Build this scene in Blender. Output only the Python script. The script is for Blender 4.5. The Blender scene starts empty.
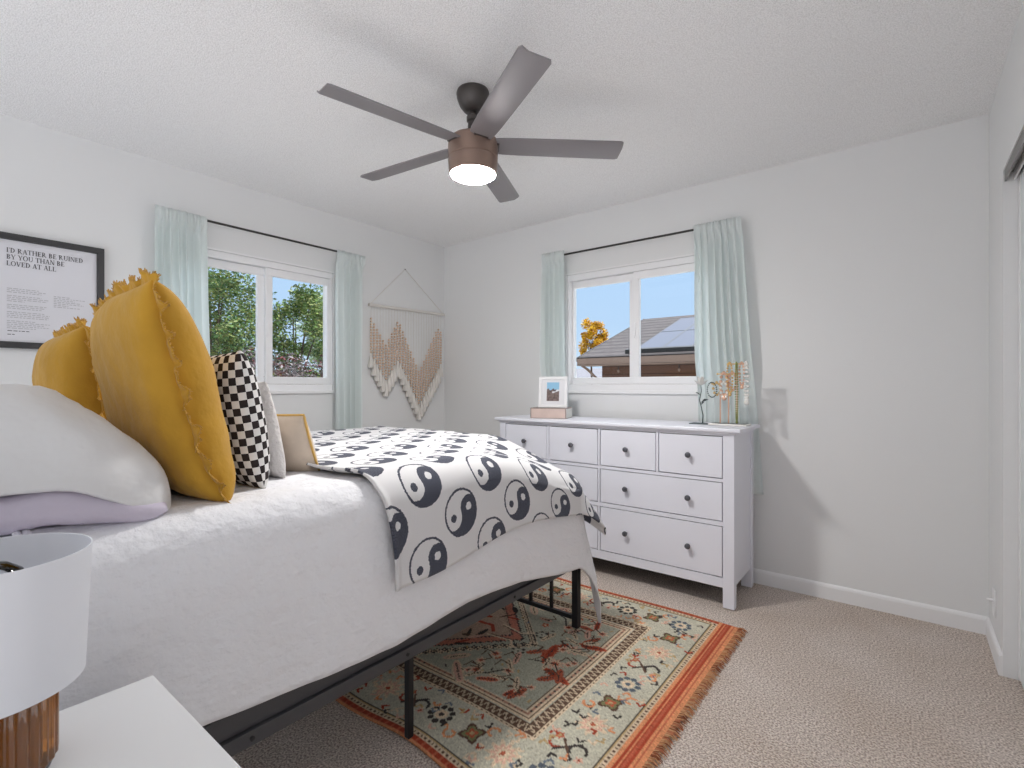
import bpy, bmesh, math, random
import numpy as np
from mathutils import Vector, Matrix, noise as mnoise
PI = math.pi
sc = bpy.context.scene
COL = sc.collection

# ------------------------------------------------------------------ camera
cam_d = bpy.data.cameras.new('camera'); cam = bpy.data.objects.new('camera', cam_d); COL.objects.link(cam)
cam_d.sensor_width = 36; cam_d.sensor_fit = 'HORIZONTAL'; cam_d.lens = 36 * 500.9 / 1024
cam_d.shift_y = 1.9 / 1024; cam_d.clip_start = .02; cam_d.clip_end = 400
cam.location = (0, 0, 1.166); cam.rotation_euler = (PI / 2, 0, math.radians(38.23))
sc.camera = cam

# ------------------------------------------------------------------ world, sun, exposure
sc.view_settings.view_transform = 'Standard'; sc.view_settings.look = 'None'
sc.view_settings.gamma = 1; sc.view_settings.use_curve_mapping = False
sc.view_settings.exposure = 0.47
sc.cycles.use_denoising = True
sc.cycles.max_bounces = 10; sc.cycles.diffuse_bounces = 6; sc.cycles.transparent_max_bounces = 16
sc.cycles.sample_clamp_indirect = 6

W = bpy.data.worlds.new('sky'); sc.world = W; W.use_nodes = True
nt = W.node_tree; nt.nodes.clear()
def wn(t, **k):
    n = nt.nodes.new(t)
    for a, b in k.items(): setattr(n, a, b)
    return n
tc = wn('ShaderNodeTexCoord'); sep = wn('ShaderNodeSeparateXYZ'); nt.links.new(tc.outputs['Generated'], sep.inputs[0])
ramp = wn('ShaderNodeValToRGB'); nt.links.new(sep.outputs['Z'], ramp.inputs[0])
cr = ramp.color_ramp
cr.elements[0].position = 0.0; cr.elements[0].color = (.49, .61, .74, 1)
cr.elements[1].position = 1.0; cr.elements[1].color = (1.9, 2.1, 2.5, 1)
e = cr.elements.new(.12); e.color = (.385, .535, .73, 1)
e = cr.elements.new(.30); e.color = (.36, .53, .76, 1)
e = cr.elements.new(.48); e.color = (1.9, 2.0, 2.2, 1)     # upper sky, out of view, brightened to send more daylight through the windows
# neutral tone added to the unseen sky behind the camera, to light the room
dot = wn('ShaderNodeVectorMath', operation='DOT_PRODUCT'); nt.links.new(tc.outputs['Generated'], dot.inputs[0]); dot.inputs[1].default_value = (.62, -.78, .05)
mr = wn('ShaderNodeMapRange'); nt.links.new(dot.outputs['Value'], mr.inputs['Value'])
mr.inputs['From Min'].default_value = .0; mr.inputs['From Max'].default_value = .45
mx = wn('ShaderNodeMix', data_type='RGBA'); nt.links.new(mr.outputs[0], mx.inputs['Factor']); nt.links.new(ramp.outputs[0], mx.inputs['A'])
mx.inputs['B'].default_value = (.36, .365, .38, 1)
bg = wn('ShaderNodeBackground'); nt.links.new(mx.outputs['Result'], bg.inputs[0]); bg.inputs[1].default_value = 1.0
out = wn('ShaderNodeOutputWorld'); nt.links.new(bg.outputs[0], out.inputs[0])

sun_d = bpy.data.lights.new('sun', 'SUN'); sun_d.energy = 4.8; sun_d.angle = .01; sun_d.color = (1, .97, .93)
sun = bpy.data.objects.new('sun', sun_d); COL.objects.link(sun)
# sun stands high over the right side of the house
sv = Vector((.62, .30, 1.5)).normalized()
sun.rotation_euler = sv.to_track_quat('Z', 'Y').to_euler()

# ------------------------------------------------------------------ materials
def sock(n, name):
    return n.inputs[name]
def new_mat(name):
    m = bpy.data.materials.new(name); m.use_nodes = True
    return m, m.node_tree, m.node_tree.nodes['Principled BSDF']
def mat(name, col, rough=.6, metal=0., spec=.5, bump=None, var=None, coord='Object', emit=None, trans=0., sheen=0., coat=0.):
    """bump=(scale, strength, distance) ; var=(scale, amount)"""
    m, t, b = new_mat(name)
    b.inputs['Base Color'].default_value = (*col, 1); b.inputs['Roughness'].default_value = rough
    b.inputs['Metallic'].default_value = metal; b.inputs['Specular IOR Level'].default_value = spec
    if trans: b.inputs['Transmission Weight'].default_value = trans
    if sheen: b.inputs['Sheen Weight'].default_value = sheen
    if coat: b.inputs['Coat Weight'].default_value = coat
    if emit: b.inputs['Emission Color'].default_value = (*emit[0], 1); b.inputs['Emission Strength'].default_value = emit[1]
    c = t.nodes.new('ShaderNodeTexCoord')
    if bump:
        n = t.nodes.new('ShaderNodeTexNoise'); n.inputs['Scale'].default_value = bump[0]; n.inputs['Detail'].default_value = 4
        t.links.new(c.outputs[coord], n.inputs['Vector'])
        bp = t.nodes.new('ShaderNodeBump'); bp.inputs['Strength'].default_value = bump[1]; bp.inputs['Distance'].default_value = bump[2]
        t.links.new(n.outputs['Fac'], bp.inputs['Height']); t.links.new(bp.outputs[0], b.inputs['Normal'])
    if var:
        n = t.nodes.new('ShaderNodeTexNoise'); n.inputs['Scale'].default_value = var[0]; n.inputs['Detail'].default_value = 5
        t.links.new(c.outputs[coord], n.inputs['Vector'])
        r = t.nodes.new('ShaderNodeMapRange'); t.links.new(n.outputs['Fac'], r.inputs['Value'])
        r.inputs['From Min'].default_value = .3; r.inputs['From Max'].default_value = .7
        r.inputs['To Min'].default_value = 1 - var[1]; r.inputs['To Max'].default_value = 1 + var[1]
        mm = t.nodes.new('ShaderNodeVectorMath'); mm.operation = 'SCALE'; mm.inputs[0].default_value = col
        t.links.new(r.outputs[0], mm.inputs['Scale']); t.links.new(mm.outputs[0], b.inputs['Base Color'])
    return m
def attr_mat(name, rough=.9, bump=None):
    m, t, b = new_mat(name); b.inputs['Roughness'].default_value = rough
    a = t.nodes.new('ShaderNodeAttribute'); a.attribute_name = 'Col'; t.links.new(a.outputs['Color'], b.inputs['Base Color'])
    b.inputs['Specular IOR Level'].default_value = .15
    if bump:
        c = t.nodes.new('ShaderNodeTexCoord')
        n = t.nodes.new('ShaderNodeTexNoise'); n.inputs['Scale'].default_value = bump[0]
        t.links.new(c.outputs['Object'], n.inputs['Vector'])
        bp = t.nodes.new('ShaderNodeBump'); bp.inputs['Strength'].default_value = bump[1]; bp.inputs['Distance'].default_value = bump[2]
        t.links.new(n.outputs['Fac'], bp.inputs['Height']); t.links.new(bp.outputs[0], b.inputs['Normal'])
    return m
class NM:
    """tiny expression builder over Math nodes"""
    def __init__(s, t): s.t = t
    def __call__(s, op, a, b=None, c=None):
        n = s.t.nodes.new('ShaderNodeMath'); n.operation = op
        for i, v in enumerate((a, b, c)):
            if v is None: continue
            if isinstance(v, (int, float)): n.inputs[i].default_value = v
            else: s.t.links.new(v, n.inputs[i])
        return n.outputs[0]

M = {}
M['wall'] = mat('wall_paint', (.775, .78, .78), .75, spec=.2, bump=(190, .25, .002))
M['wall_out'] = mat('outside_stucco', (.55, .5, .44), .9)
M['ceil'] = mat('popcorn_ceiling', (.95, .95, .95), .95, spec=.1, bump=(260, .75, .007), var=(230, .16))
M['trim'] = mat('trim_white', (.84, .84, .845), .4)
M['vinyl'] = mat('window_vinyl', (.86, .86, .87), .35)
M['dresser'] = mat('dresser_white', (.80, .805, .87), .35)
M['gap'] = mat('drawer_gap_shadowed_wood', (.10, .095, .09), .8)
M['knob'] = mat('knob_dark', (.10, .10, .115), .4, metal=.3)
M['black'] = mat('black_metal', (.018, .018, .02), .45, metal=.3)
M['rail'] = mat('charcoal_steel', (.07, .07, .075), .5, metal=.3)
M['rod'] = mat('rod_dark_metal', (.05, .047, .045), .4, metal=.6)
M['carpet'] = None
# carpet: speckled loops
m, t, b = new_mat('carpet_beige'); M['carpet'] = m
c = t.nodes.new('ShaderNodeTexCoord')
n1 = t.nodes.new('ShaderNodeTexNoise'); n1.inputs['Scale'].default_value = 150; n1.inputs['Detail'].default_value = 3; t.links.new(c.outputs['Object'], n1.inputs['Vector'])
n2 = t.nodes.new('ShaderNodeTexNoise'); n2.inputs['Scale'].default_value = 2.6; n2.inputs['Detail'].default_value = 3; t.links.new(c.outputs['Object'], n2.inputs['Vector'])
r1 = t.nodes.new('ShaderNodeValToRGB'); t.links.new(n1.outputs['Fac'], r1.inputs[0])
r1.color_ramp.elements[0].position = .38; r1.color_ramp.elements[0].color = (.42, .345, .30, 1)
r1.color_ramp.elements[1].position = .62; r1.color_ramp.elements[1].color = (.93, .84, .77, 1)
mxc = t.nodes.new('ShaderNodeMix'); mxc.data_type = 'RGBA'; mxc.blend_type = 'MULTIPLY'; mxc.inputs['Factor'].default_value = .5
r2 = t.nodes.new('ShaderNodeValToRGB'); t.links.new(n2.outputs['Fac'], r2.inputs[0]); r2.color_ramp.elements[0].position = .3; r2.color_ramp.elements[1].position = .7
r2.color_ramp.elements[0].color = (.76, .69, .61, 1)
t.links.new(r1.outputs[0], mxc.inputs['A']); t.links.new(r2.outputs[0], mxc.inputs['B']); t.links.new(mxc.outputs['Result'], b.inputs['Base Color'])
b.inputs['Roughness'].default_value = 1; b.inputs['Specular IOR Level'].default_value = .05
bp = t.nodes.new('ShaderNodeBump'); bp.inputs['Strength'].default_value = 1; bp.inputs['Distance'].default_value = .012
t.links.new(n1.outputs['Fac'], bp.inputs['Height']); t.links.new(bp.outputs[0], b.inputs['Normal'])

# glass pane: clear with a faint reflection
def glass_mat(name, tint, refl=.5):
    m = bpy.data.materials.new(name); m.use_nodes = True; t = m.node_tree; t.nodes.clear()
    tr = t.nodes.new('ShaderNodeBsdfTransparent'); tr.inputs[0].default_value = (*tint, 1)
    gl = t.nodes.new('ShaderNodeBsdfGlossy'); gl.inputs['Roughness'].default_value = .02
    fr = t.nodes.new('ShaderNodeFresnel'); fr.inputs[0].default_value = 1.45
    mu = t.nodes.new('ShaderNodeMath'); mu.operation = 'MULTIPLY'; mu.inputs[1].default_value = refl; t.links.new(fr.outputs[0], mu.inputs[0])
    ms = t.nodes.new('ShaderNodeMixShader'); t.links.new(mu.outputs[0], ms.inputs[0]); t.links.new(tr.outputs[0], ms.inputs[1]); t.links.new(gl.outputs[0], ms.inputs[2])
    o = t.nodes.new('ShaderNodeOutputMaterial'); t.links.new(ms.outputs[0], o.inputs[0]); return m
M['glass'] = glass_mat('window_glass', (.97, .98, .98), .35)
M['bulb_glass'] = glass_mat('bulb_glass', (.93, .94, .96), 1.0)
M['acrylic'] = glass_mat('clear_acrylic', (.90, .93, .95), 1.0)

def fabric_trans(name, col, tcol, fac, rough=.9, bump=None):
    m = bpy.data.materials.new(name); m.use_nodes = True; t = m.node_tree; b = t.nodes['Principled BSDF']; o = t.nodes['Material Output']
    b.inputs['Base Color'].default_value = (*col, 1); b.inputs['Roughness'].default_value = rough; b.inputs['Specular IOR Level'].default_value = .1
    tl = t.nodes.new('ShaderNodeBsdfTranslucent'); tl.inputs[0].default_value = (*tcol, 1)
    ms = t.nodes.new('ShaderNodeMixShader'); ms.inputs[0].default_value = fac
    t.links.new(b.outputs[0], ms.inputs[1]); t.links.new(tl.outputs[0], ms.inputs[2]); t.links.new(ms.outputs[0], o.inputs[0])
    if bump:
        c = t.nodes.new('ShaderNodeTexCoord'); n = t.nodes.new('ShaderNodeTexNoise'); n.inputs['Scale'].default_value = bump[0]
        t.links.new(c.outputs['Object'], n.inputs['Vector'])
        bp = t.nodes.new('ShaderNodeBump'); bp.inputs['Strength'].default_value = bump[1]; bp.inputs['Distance'].default_value = bump[2]
        t.links.new(n.outputs['Fac'], bp.inputs['Height']); t.links.new(bp.outputs[0], b.inputs['Normal']); t.links.new(bp.outputs[0], tl.inputs['Normal'])
    return m
M['curtain'] = fabric_trans('aqua_cotton', (.92, .95, .94), (.92, .97, .97), .5, bump=(300, .1, .001))
M['shade'] = fabric_trans('white_linen_shade', (.82, .83, .86), (.85, .85, .87), .25, bump=(500, .1, .0005))

# mustard cloth
M['mustard'] = mat('mustard_cotton', (.50, .275, .035), .9, spec=.1, bump=(14, .5, .02), var=(9, .10), sheen=.15)
M['mustard_fray'] = mat('mustard_frayed_edge', (.54, .32, .09), .95, spec=.05, bump=(160, 1, .006), var=(120, .3))
M['sham'] = mat('white_cotton_sham', (.74, .735, .73), .9, spec=.1, bump=(6, .55, .03))
M['lav'] = mat('lavender_cotton', (.58, .53, .62), .9, spec=.1, bump=(9, .5, .03))
M['sheet'] = mat('pale_grey_sheet', (.60, .63, .66), .9, spec=.1, bump=(12, .3, .01))
M['cream'] = mat('cream_canvas', (.62, .52, .42), .9, spec=.1, bump=(200, .3, .001), var=(30, .05))
M['tan_trim'] = mat('golden_welt', (.60, .38, .12), .9, spec=.1)
M['fuzzy'] = mat('tufted_ivory', (.66, .63, .61), 1, spec=.05, bump=(55, 1, .012))
M['white_rope'] = mat('ivory_cotton_rope', (.74, .71, .67), .95, spec=.05, bump=(300, .5, .001))
M['bead'] = mat('wooden_beads', (.70, .52, .39), .6, var=(200, .15))
M['gold'] = mat('brushed_gold', (.78, .55, .25), .3, metal=.85)
M['rose'] = mat('rose_gold', (.80, .52, .38), .3, metal=.7)
M['pearl'] = mat('pearl', (.80, .78, .74), .25)
M['green'] = mat('olive_green_beads', (.22, .25, .07), .4)
M['dkmetal'] = mat('dark_patina_metal', (.05, .075, .075), .45, metal=.5)
M['box_pink'] = mat('blush_card', (.60, .47, .42), .6, var=(15, .06))
M['box_edge'] = mat('grey_brown_edging', (.28, .23, .21), .6)
M['box_white'] = mat('cream_pages', (.74, .73, .68), .8)
M['frame_black'] = mat('frame_black', (.035, .035, .038), .45)
M['paper'] = mat('poster_paper', (.72, .72, .76), .6)
M['ink'] = mat('ink', (.10, .10, .11), .7)
M['ink_lt'] = mat('grey_ink', (.48, .48, .50), .7)
M['fan'] = mat('fan_bronze', (.075, .066, .062), .38, metal=.4)
M['blade'] = mat('fan_blade_satin', (.25, .235, .245), .42, metal=.3)
M['housing'] = mat('housing_bronze_lit', (.30, .21, .17), .33, metal=.6)  # dark bronze with the copper glow of the fan light put into its colour
M['lens'] = mat('fan_light_lens', (.9, .9, .9), .5, emit=((1, .98, .965), 188))
M['track'] = mat('grey_aluminium_track', (.26, .255, .25), .45, metal=.2)

# quilted bedspread
m, t, b = new_mat('white_quilt'); M['quilt'] = m; N = NM(t)
b.inputs['Base Color'].default_value = (.83, .83, .85, 1); b.inputs['Roughness'].default_value = .9; b.inputs['Specular IOR Level'].default_value = .1
uv = t.nodes.new('ShaderNodeUVMap'); sp = t.nodes.new('ShaderNodeSeparateXYZ'); t.links.new(uv.outputs[0], sp.inputs[0])
nz = t.nodes.new('ShaderNodeTexNoise'); nz.inputs['Scale'].default_value = 1; nz.inputs['Detail'].default_value = 5
mp = t.nodes.new('ShaderNodeMapping'); mp.inputs['Scale'].default_value = (10, 14, 1); t.links.new(uv.outputs[0], mp.inputs[0]); t.links.new(mp.outputs[0], nz.inputs['Vector'])
nz2 = t.nodes.new('ShaderNodeTexNoise'); nz2.inputs['Scale'].default_value = 34; nz2.inputs['Detail'].default_value = 3; t.links.new(uv.outputs[0], nz2.inputs['Vector'])
# dashes of stitching every 6 cm
u_ = N('FRACT', N('MULTIPLY', sp.outputs[0], 1 / .05)); v_ = N('FRACT', N('MULTIPLY', sp.outputs[1], 1 / .06))
du = N('ABSOLUTE', N('SUBTRACT', u_, .5)); dv = N('ABSOLUTE', N('SUBTRACT', v_, .5))
st = N('MULTIPLY', N('LESS_THAN', du, .2), N('LESS_THAN', dv, .07))
hgt = N('ADD', N('ADD', N('MULTIPLY', nz.outputs['Fac'], 1.3), N('MULTIPLY', nz2.outputs['Fac'], .35)), N('MULTIPLY', st, -.5))
bp = t.nodes.new('ShaderNodeBump'); bp.inputs['Strength'].default_value = .8; bp.inputs['Distance'].default_value = .018
t.links.new(hgt, bp.inputs['Height']); t.links.new(bp.outputs[0], b.inputs['Normal'])

# yin-yang throw
m, t, b = new_mat('yin_yang_knit'); M['throw'] = m; N = NM(t)
uv = t.nodes.new('ShaderNodeUVMap')
nzw = t.nodes.new('ShaderNodeTexNoise'); nzw.inputs['Scale'].default_value = 160; t.links.new(uv.outputs[0], nzw.inputs['Vector'])
sp = t.nodes.new('ShaderNodeSeparateXYZ'); t.links.new(uv.outputs[0], sp.inputs[0])
spn = t.nodes.new('ShaderNodeSeparateXYZ'); t.links.new(nzw.outputs['Color'], spn.inputs[0])
U = N('ADD', sp.outputs[0], N('MULTIPLY', N('SUBTRACT', spn.outputs[0], .5), .009))
V = N('ADD', sp.outputs[1], N('MULTIPLY', N('SUBTRACT', spn.outputs[1], .5), .009))
SP, RW, RR = .31, .125, .079            # spacing along a row, row pitch, radius
row = N('FLOOR', N('DIVIDE', V, RW))
par = N('MULTIPLY', N('PINGPONG', row, 1), .5)
cx = N('SUBTRACT', N('FRACT', N('ADD', N('DIVIDE', U, SP), par)), .5)
X = N('MULTIPLY', cx, SP); Y = N('MULTIPLY', N('SUBTRACT', .5, N('FRACT', N('DIVIDE', V, RW))), RW)
def yy_black(X, Y, parity_shift=None):
    ca, sa = math.cos(math.radians(20)), math.sin(math.radians(20))
    x = N('ADD', N('MULTIPLY', X, ca), N('MULTIPLY', Y, sa)); y = N('SUBTRACT', N('MULTIPLY', Y, ca), N('MULTIPLY', X, sa))
    r2_ = N('ADD', N('MULTIPLY', x, x), N('MULTIPLY', y, y))
    y2 = N('MULTIPLY', y, y)
    xl = N('ADD', x, RR / 2); xr = N('SUBTRACT', x, RR / 2)
    dl = N('ADD', N('MULTIPLY', xl, xl), y2); dr = N('ADD', N('MULTIPLY', xr, xr), y2)
    inR = N('LESS_THAN', r2_, RR * RR); inl = N('LESS_THAN', dl, RR * RR / 4); inr = N('LESS_THAN', dr, RR * RR / 4)
    body = N('MAXIMUM', N('MULTIPLY', N('LESS_THAN', y, 0), N('SUBTRACT', 1, inl)), inr)
    body = N('MULTIPLY', body, inR)
    q = (RR * .17) ** 2
    body = N('MULTIPLY', body, N('SUBTRACT', 1, N('LESS_THAN', dr, q)))
    body = N('MAXIMUM', body, N('LESS_THAN', dl, q))
    ring = N('MULTIPLY', N('LESS_THAN', r2_, RR * RR), N('GREATER_THAN', r2_, (RR - .0075) ** 2))
    return N('MAXIMUM', body, ring)
# a circle is taller than its row, so look into the rows above and below too (they are shifted by half a spacing)
blk = yy_black(X, Y)
X2 = N('MULTIPLY', N('SUBTRACT', N('FRACT', N('ADD', N('ADD', N('DIVIDE', U, SP), par), .5)), .5), SP)
blk = N('MAXIMUM', blk, yy_black(X2, N('SUBTRACT', Y, RW)))
blk = N('MAXIMUM', blk, yy_black(X2, N('ADD', Y, RW)))
mxy = t.nodes.new('ShaderNodeMix'); mxy.data_type = 'RGBA'; t.links.new(blk, mxy.inputs['Factor'])
mxy.inputs['A'].default_value = (.72, .71, .71, 1)
nk = t.nodes.new('ShaderNodeTexNoise'); nk.inputs['Scale'].default_value = 420; t.links.new(uv.outputs[0], nk.inputs['Vector'])
rk = t.nodes.new('ShaderNodeValToRGB'); t.links.new(nk.outputs['Fac'], rk.inputs[0])
rk.color_ramp.elements[0].position = .4; rk.color_ramp.elements[0].color = (.035, .038, .052, 1)
rk.color_ramp.elements[1].position = .75; rk.color_ramp.elements[1].color = (.17, .18, .23, 1)
t.links.new(rk.outputs[0], mxy.inputs['B']); t.links.new(mxy.outputs['Result'], b.inputs['Base Color'])
b.inputs['Roughness'].default_value = .95; b.inputs['Specular IOR Level'].default_value = .08; b.inputs['Sheen Weight'].default_value = .1
bp = t.nodes.new('ShaderNodeBump'); bp.inputs['Strength'].default_value = .5; bp.inputs['Distance'].default_value = .004
t.links.new(nk.outputs['Fac'], bp.inputs['Height']); t.links.new(bp.outputs[0], b.inputs['Normal'])

# checkerboard cloth
m, t, b = new_mat('checkerboard_cotton'); M['check'] = m
uv = t.nodes.new('ShaderNodeUVMap'); ck = t.nodes.new('ShaderNodeTexChecker'); ck.inputs['Scale'].default_value = 1
mp = t.nodes.new('ShaderNodeMapping'); mp.inputs['Scale'].default_value = (1 / .0208, 1 / .0208, 1); mp.inputs['Location'].default_value = (.1, .1, .5)
t.links.new(uv.outputs[0], mp.inputs[0]); t.links.new(mp.outputs[0], ck.inputs['Vector'])
ck.inputs['Color1'].default_value = (.035, .028, .028, 1); ck.inputs['Color2'].default_value = (.76, .74, .72, 1)
t.links.new(ck.outputs['Color'], b.inputs['Base Color']); b.inputs['Roughness'].default_value = .9; b.inputs['Specular IOR Level'].default_value = .1

# shingles / siding / solar
def band_mat(name, c1, c2, axis, pitch, gapw, rough=.85, var=.25):
    m, t, b = new_mat(name); N = NM(t); c = t.nodes.new('ShaderNodeTexCoord'); s = t.nodes.new('ShaderNodeSeparateXYZ'); t.links.new(c.outputs['Object'], s.inputs[0])
    n = t.nodes.new('ShaderNodeTexNoise'); n.inputs['Scale'].default_value = 3.0; n.inputs['Detail'].default_value = 6
    mp = t.nodes.new('ShaderNodeMapping'); mp.inputs['Scale'].default_value = (1, 5, 5); t.links.new(c.outputs['Object'], mp.inputs[0]); t.links.new(mp.outputs[0], n.inputs['Vector'])
    f = N('LESS_THAN', N('FRACT', N('DIVIDE', s.outputs[axis], pitch)), gapw)
    mx = t.nodes.new('ShaderNodeMix'); mx.data_type = 'RGBA'; mx.inputs['A'].default_value = (*c1, 1); mx.inputs['B'].default_value = (*c2, 1); t.links.new(f, mx.inputs['Factor'])
    v = t.nodes.new('ShaderNodeVectorMath'); v.operation = 'SCALE'; t.links.new(mx.outputs['Result'], v.inputs[0])
    t.links.new(N('ADD', N('MULTIPLY', n.outputs['Fac'], 2 * var), 1 - var), v.inputs['Scale'])
    t.links.new(v.outputs[0], b.inputs['Base Color']); b.inputs['Roughness'].default_value = rough; return m
M['shingle'] = band_mat('grey_shingles', (.078, .066, .066), (.034, .029, .029), 1, .34, .3, var=.8)
M['siding'] = band_mat('brown_siding', (.12, .062, .042), (.05, .025, .018), 2, .2, .1)
M['fascia'] = mat('tan_fascia', (.26, .19, .155), .7)
M['solar'] = mat('solar_cells', (.088, .102, .142), .5, spec=.2)
M['solar_edge'] = mat('solar_dark_frame', (.015, .017, .02), .4)
M['leaf_g'] = attr_mat('tree_leaves', .7)
M['bark'] = mat('bark', (.10, .075, .055), .9)
M['lawn'] = mat('pale_gravel_yard', (.42, .40, .37), 1, var=(2, .15))
M['white_paint'] = mat('white_paint', (.75, .76, .78), .5)

# ------------------------------------------------------------------ geometry helpers
class MB:
    def __init__(s): s.v = []; s.f = []; s.uv = None; s.col = None
    def add(s, vs, fs):
        o = len(s.v); s.v += [tuple(v) for v in vs]; s.f += [tuple(i + o for i in f) for f in fs]; return s
    def box(s, x0, x1, y0, y1, z0, z1):
        vs = [(x, y, z) for z in (z0, z1) for y in (y0, y1) for x in (x0, x1)]
        return s.add(vs, [(0, 2, 3, 1), (4, 5, 7, 6), (0, 1, 5, 4), (2, 6, 7, 3), (0, 4, 6, 2), (1, 3, 7, 5)])
    def obox(s, c, ax, ay, az):
        c, ax, ay, az = map(Vector, (c, ax, ay, az))
        vs = [c + i * ax + j * ay + k * az for k in (-1, 1) for j in (-1, 1) for i in (-1, 1)]
        return s.add(vs, [(0, 2, 3, 1), (4, 5, 7, 6), (0, 1, 5, 4), (2, 6, 7, 3), (0, 4, 6, 2), (1, 3, 7, 5)])
    def tube(s, pts, r, n=8, cap=True):
        pts = [Vector(p) for p in pts]; rs = r if isinstance(r, (list, tuple)) else [r] * len(pts)
        up = None; rings = []; vs = []
        for i, p in enumerate(pts):
            d = (pts[min(i + 1, len(pts) - 1)] - pts[max(i - 1, 0)]).normalized()
            if up is None: up = Vector((0, 0, 1)) if abs(d.z) < .9 else Vector((1, 0, 0))
            a = d.cross(up).normalized(); b = a.cross(d).normalized(); up = b
            for k in range(n):
                th = 2 * PI * k / n; vs.append(p + rs[i] * (math.cos(th) * a + math.sin(th) * b))
        fs = [(i * n + k, i * n + (k + 1) % n, (i + 1) * n + (k + 1) % n, (i + 1) * n + k) for i in range(len(pts) - 1) for k in range(n)]
        if cap: fs += [tuple(reversed(range(n))), tuple(range((len(pts) - 1) * n, len(pts) * n))]
        return s.add(vs, fs)
    def lathe(s, prof, c=(0, 0, 0), n=32, cap=True, rib=None):
        vs = []; 
        for r, z in prof:
            for k in range(n):
                th = 2 * PI * k / n; rr = r * (1 + (rib[1] * math.cos(rib[0] * th) if rib and r > .02 else 0))
                vs.append((c[0] + rr * math.cos(th), c[1] + rr * math.sin(th), c[2] + z))
        L = len(prof)
        fs = [(i * n + k, i * n + (k + 1) % n, (i + 1) * n + (k + 1) % n, (i + 1) * n + k) for i in range(L - 1) for k in range(n)]
        if cap: fs += [tuple(reversed(range(n))), tuple(range((L - 1) * n, L * n))]
        return s.add(vs, fs)
    def sphere(s, c, r, n=10, m=6, sz=1.):
        prof = [(max(r * math.sin(PI * i / m), r * .02), -r * sz * math.cos(PI * i / m)) for i in range(m + 1)]
        return s.lathe(prof, c, n)
    def build(s, name, m, parent=None, smooth=40, bevel=0., loc=None):
        me = bpy.data.meshes.new(name); me.from_pydata(s.v, [], s.f)
        if s.col is not None:
            a = me.color_attributes.new('Col', 'FLOAT_COLOR', 'POINT'); a.data.foreach_set('color', np.asarray(s.col, dtype=np.float32).ravel())
        if s.uv is not None:
            ul = me.uv_layers.new(name='UVMap'); li = np.empty(len(me.loops), dtype=np.int32); me.loops.foreach_get('vertex_index', li)
            ul.data.foreach_set('uv', np.asarray(s.uv, dtype=np.float32)[li].ravel())
        if isinstance(m, (list, tuple)):
            for q in m: me.materials.append(q)
        else: me.materials.append(m)
        me.validate()
        if smooth:
            me.polygons.foreach_set('use_smooth', [True] * len(me.polygons)); me.set_sharp_from_angle(angle=math.radians(smooth))
        me.update()
        o = bpy.data.objects.new(name, me); COL.objects.link(o)
        if parent is not None: o.parent = parent
        if loc: o.location = loc
        if bevel:
            bv = o.modifiers.new('bevel', 'BEVEL'); bv.width = bevel; bv.segments = 2; bv.limit_method = 'ANGLE'; bv.angle_limit = math.radians(50)
        return o
def box_ob(name, m, x0, x1, y0, y1, z0, z1, parent=None, bevel=0., smooth=40):
    if parent is not None and parent.type == 'EMPTY':
        p = parent.location; x0 -= p.x; x1 -= p.x; y0 -= p.y; y1 -= p.y; z0 -= p.z; z1 -= p.z
    return MB().box(x0, x1, y0, y1, z0, z1).build(name, m, parent, smooth, bevel)
def tag(o, label=None, cat=None, group=None, kind=None):
    if label: o['label'] = label
    if cat: o['category'] = cat
    if group: o['group'] = group
    if kind: o['kind'] = kind
    return o
def thing(name, label, cat, loc=(0, 0, 0), rot=(0, 0, 0), group=None):
    o = bpy.data.objects.new(name, None); COL.objects.link(o); o.location = loc; o.rotation_euler = rot; o.empty_display_size = .05
    return tag(o, label, cat, group)
def struct(o): o['kind'] = 'structure'; return o
def grid_mb(nu, nv, fn, uvfn=None, closed_u=False):
    mb = MB(); vs = []; uvs = []
    for j in range(nv + 1):
        for i in range(nu + 1):
            u, v = i / nu, j / nv; vs.append(fn(u, v)); uvs.append(uvfn(u, v) if uvfn else (u, v))
    fs = [(j * (nu + 1) + i, j * (nu + 1) + i + 1, (j + 1) * (nu + 1) + i + 1, (j + 1) * (nu + 1) + i) for j in range(nv) for i in range(nu)]
    mb.add(vs, fs); mb.uv = uvs; return mb
def nz3(x, y, z=0.): return mnoise.noise(Vector((x, y, z)))
def sm(t): t = max(0., min(1., t)); return t * t * (3 - 2 * t)

# ------------------------------------------------------------------ room shell
A, D, R, H = -3.334, 3.227, .304, 2.44
TH = .14
YB = -.45                                   # the near end of the room, behind the camera
floor = struct(MB().box(A - TH, R + .75, YB - .1, D + TH, -.12, 0).build('floor', M['carpet'], smooth=0))
ceil_ = struct(MB().box(A - TH - .45, R + .76, YB - .1, D + TH + .45, H, H + .12).build('ceiling', M['ceil'], smooth=0))  # slab runs past the walls as an added, unseen overhang blocking the sun
WA = (1.0, 2.095, 1.13, 2.0)                # window in the left wall: y0 y1 z0 z1
WB = (-2.015, -.925, 1.13, 2.0)             # window in the back wall: x0 x1 z0 z1
mb = MB(); mb.box(A - TH, A, YB, WA[0], 0, H).box(A - TH, A, WA[1], D + TH, 0, H).box(A - TH, A, WA[0], WA[1], 0, WA[2]).box(A - TH, A, WA[0], WA[1], WA[3], H)
struct(mb.build('wall_left', M['wall'], smooth=0))
mb = MB(); mb.box(A, WB[0], D, D + TH, 0, H).box(WB[1], R + .75, D, D + TH, 0, H).box(WB[0], WB[1], D, D + TH, 0, WB[2]).box(WB[0], WB[1], D, D + TH, WB[3], H)
struct(mb.build('wall_back', M['wall'], smooth=0))
mb = MB(); mb.box(R, R + .10, 2.80, D, 0, H).box(R, R + .10, YB, 2.80, 2.03, H)
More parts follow.
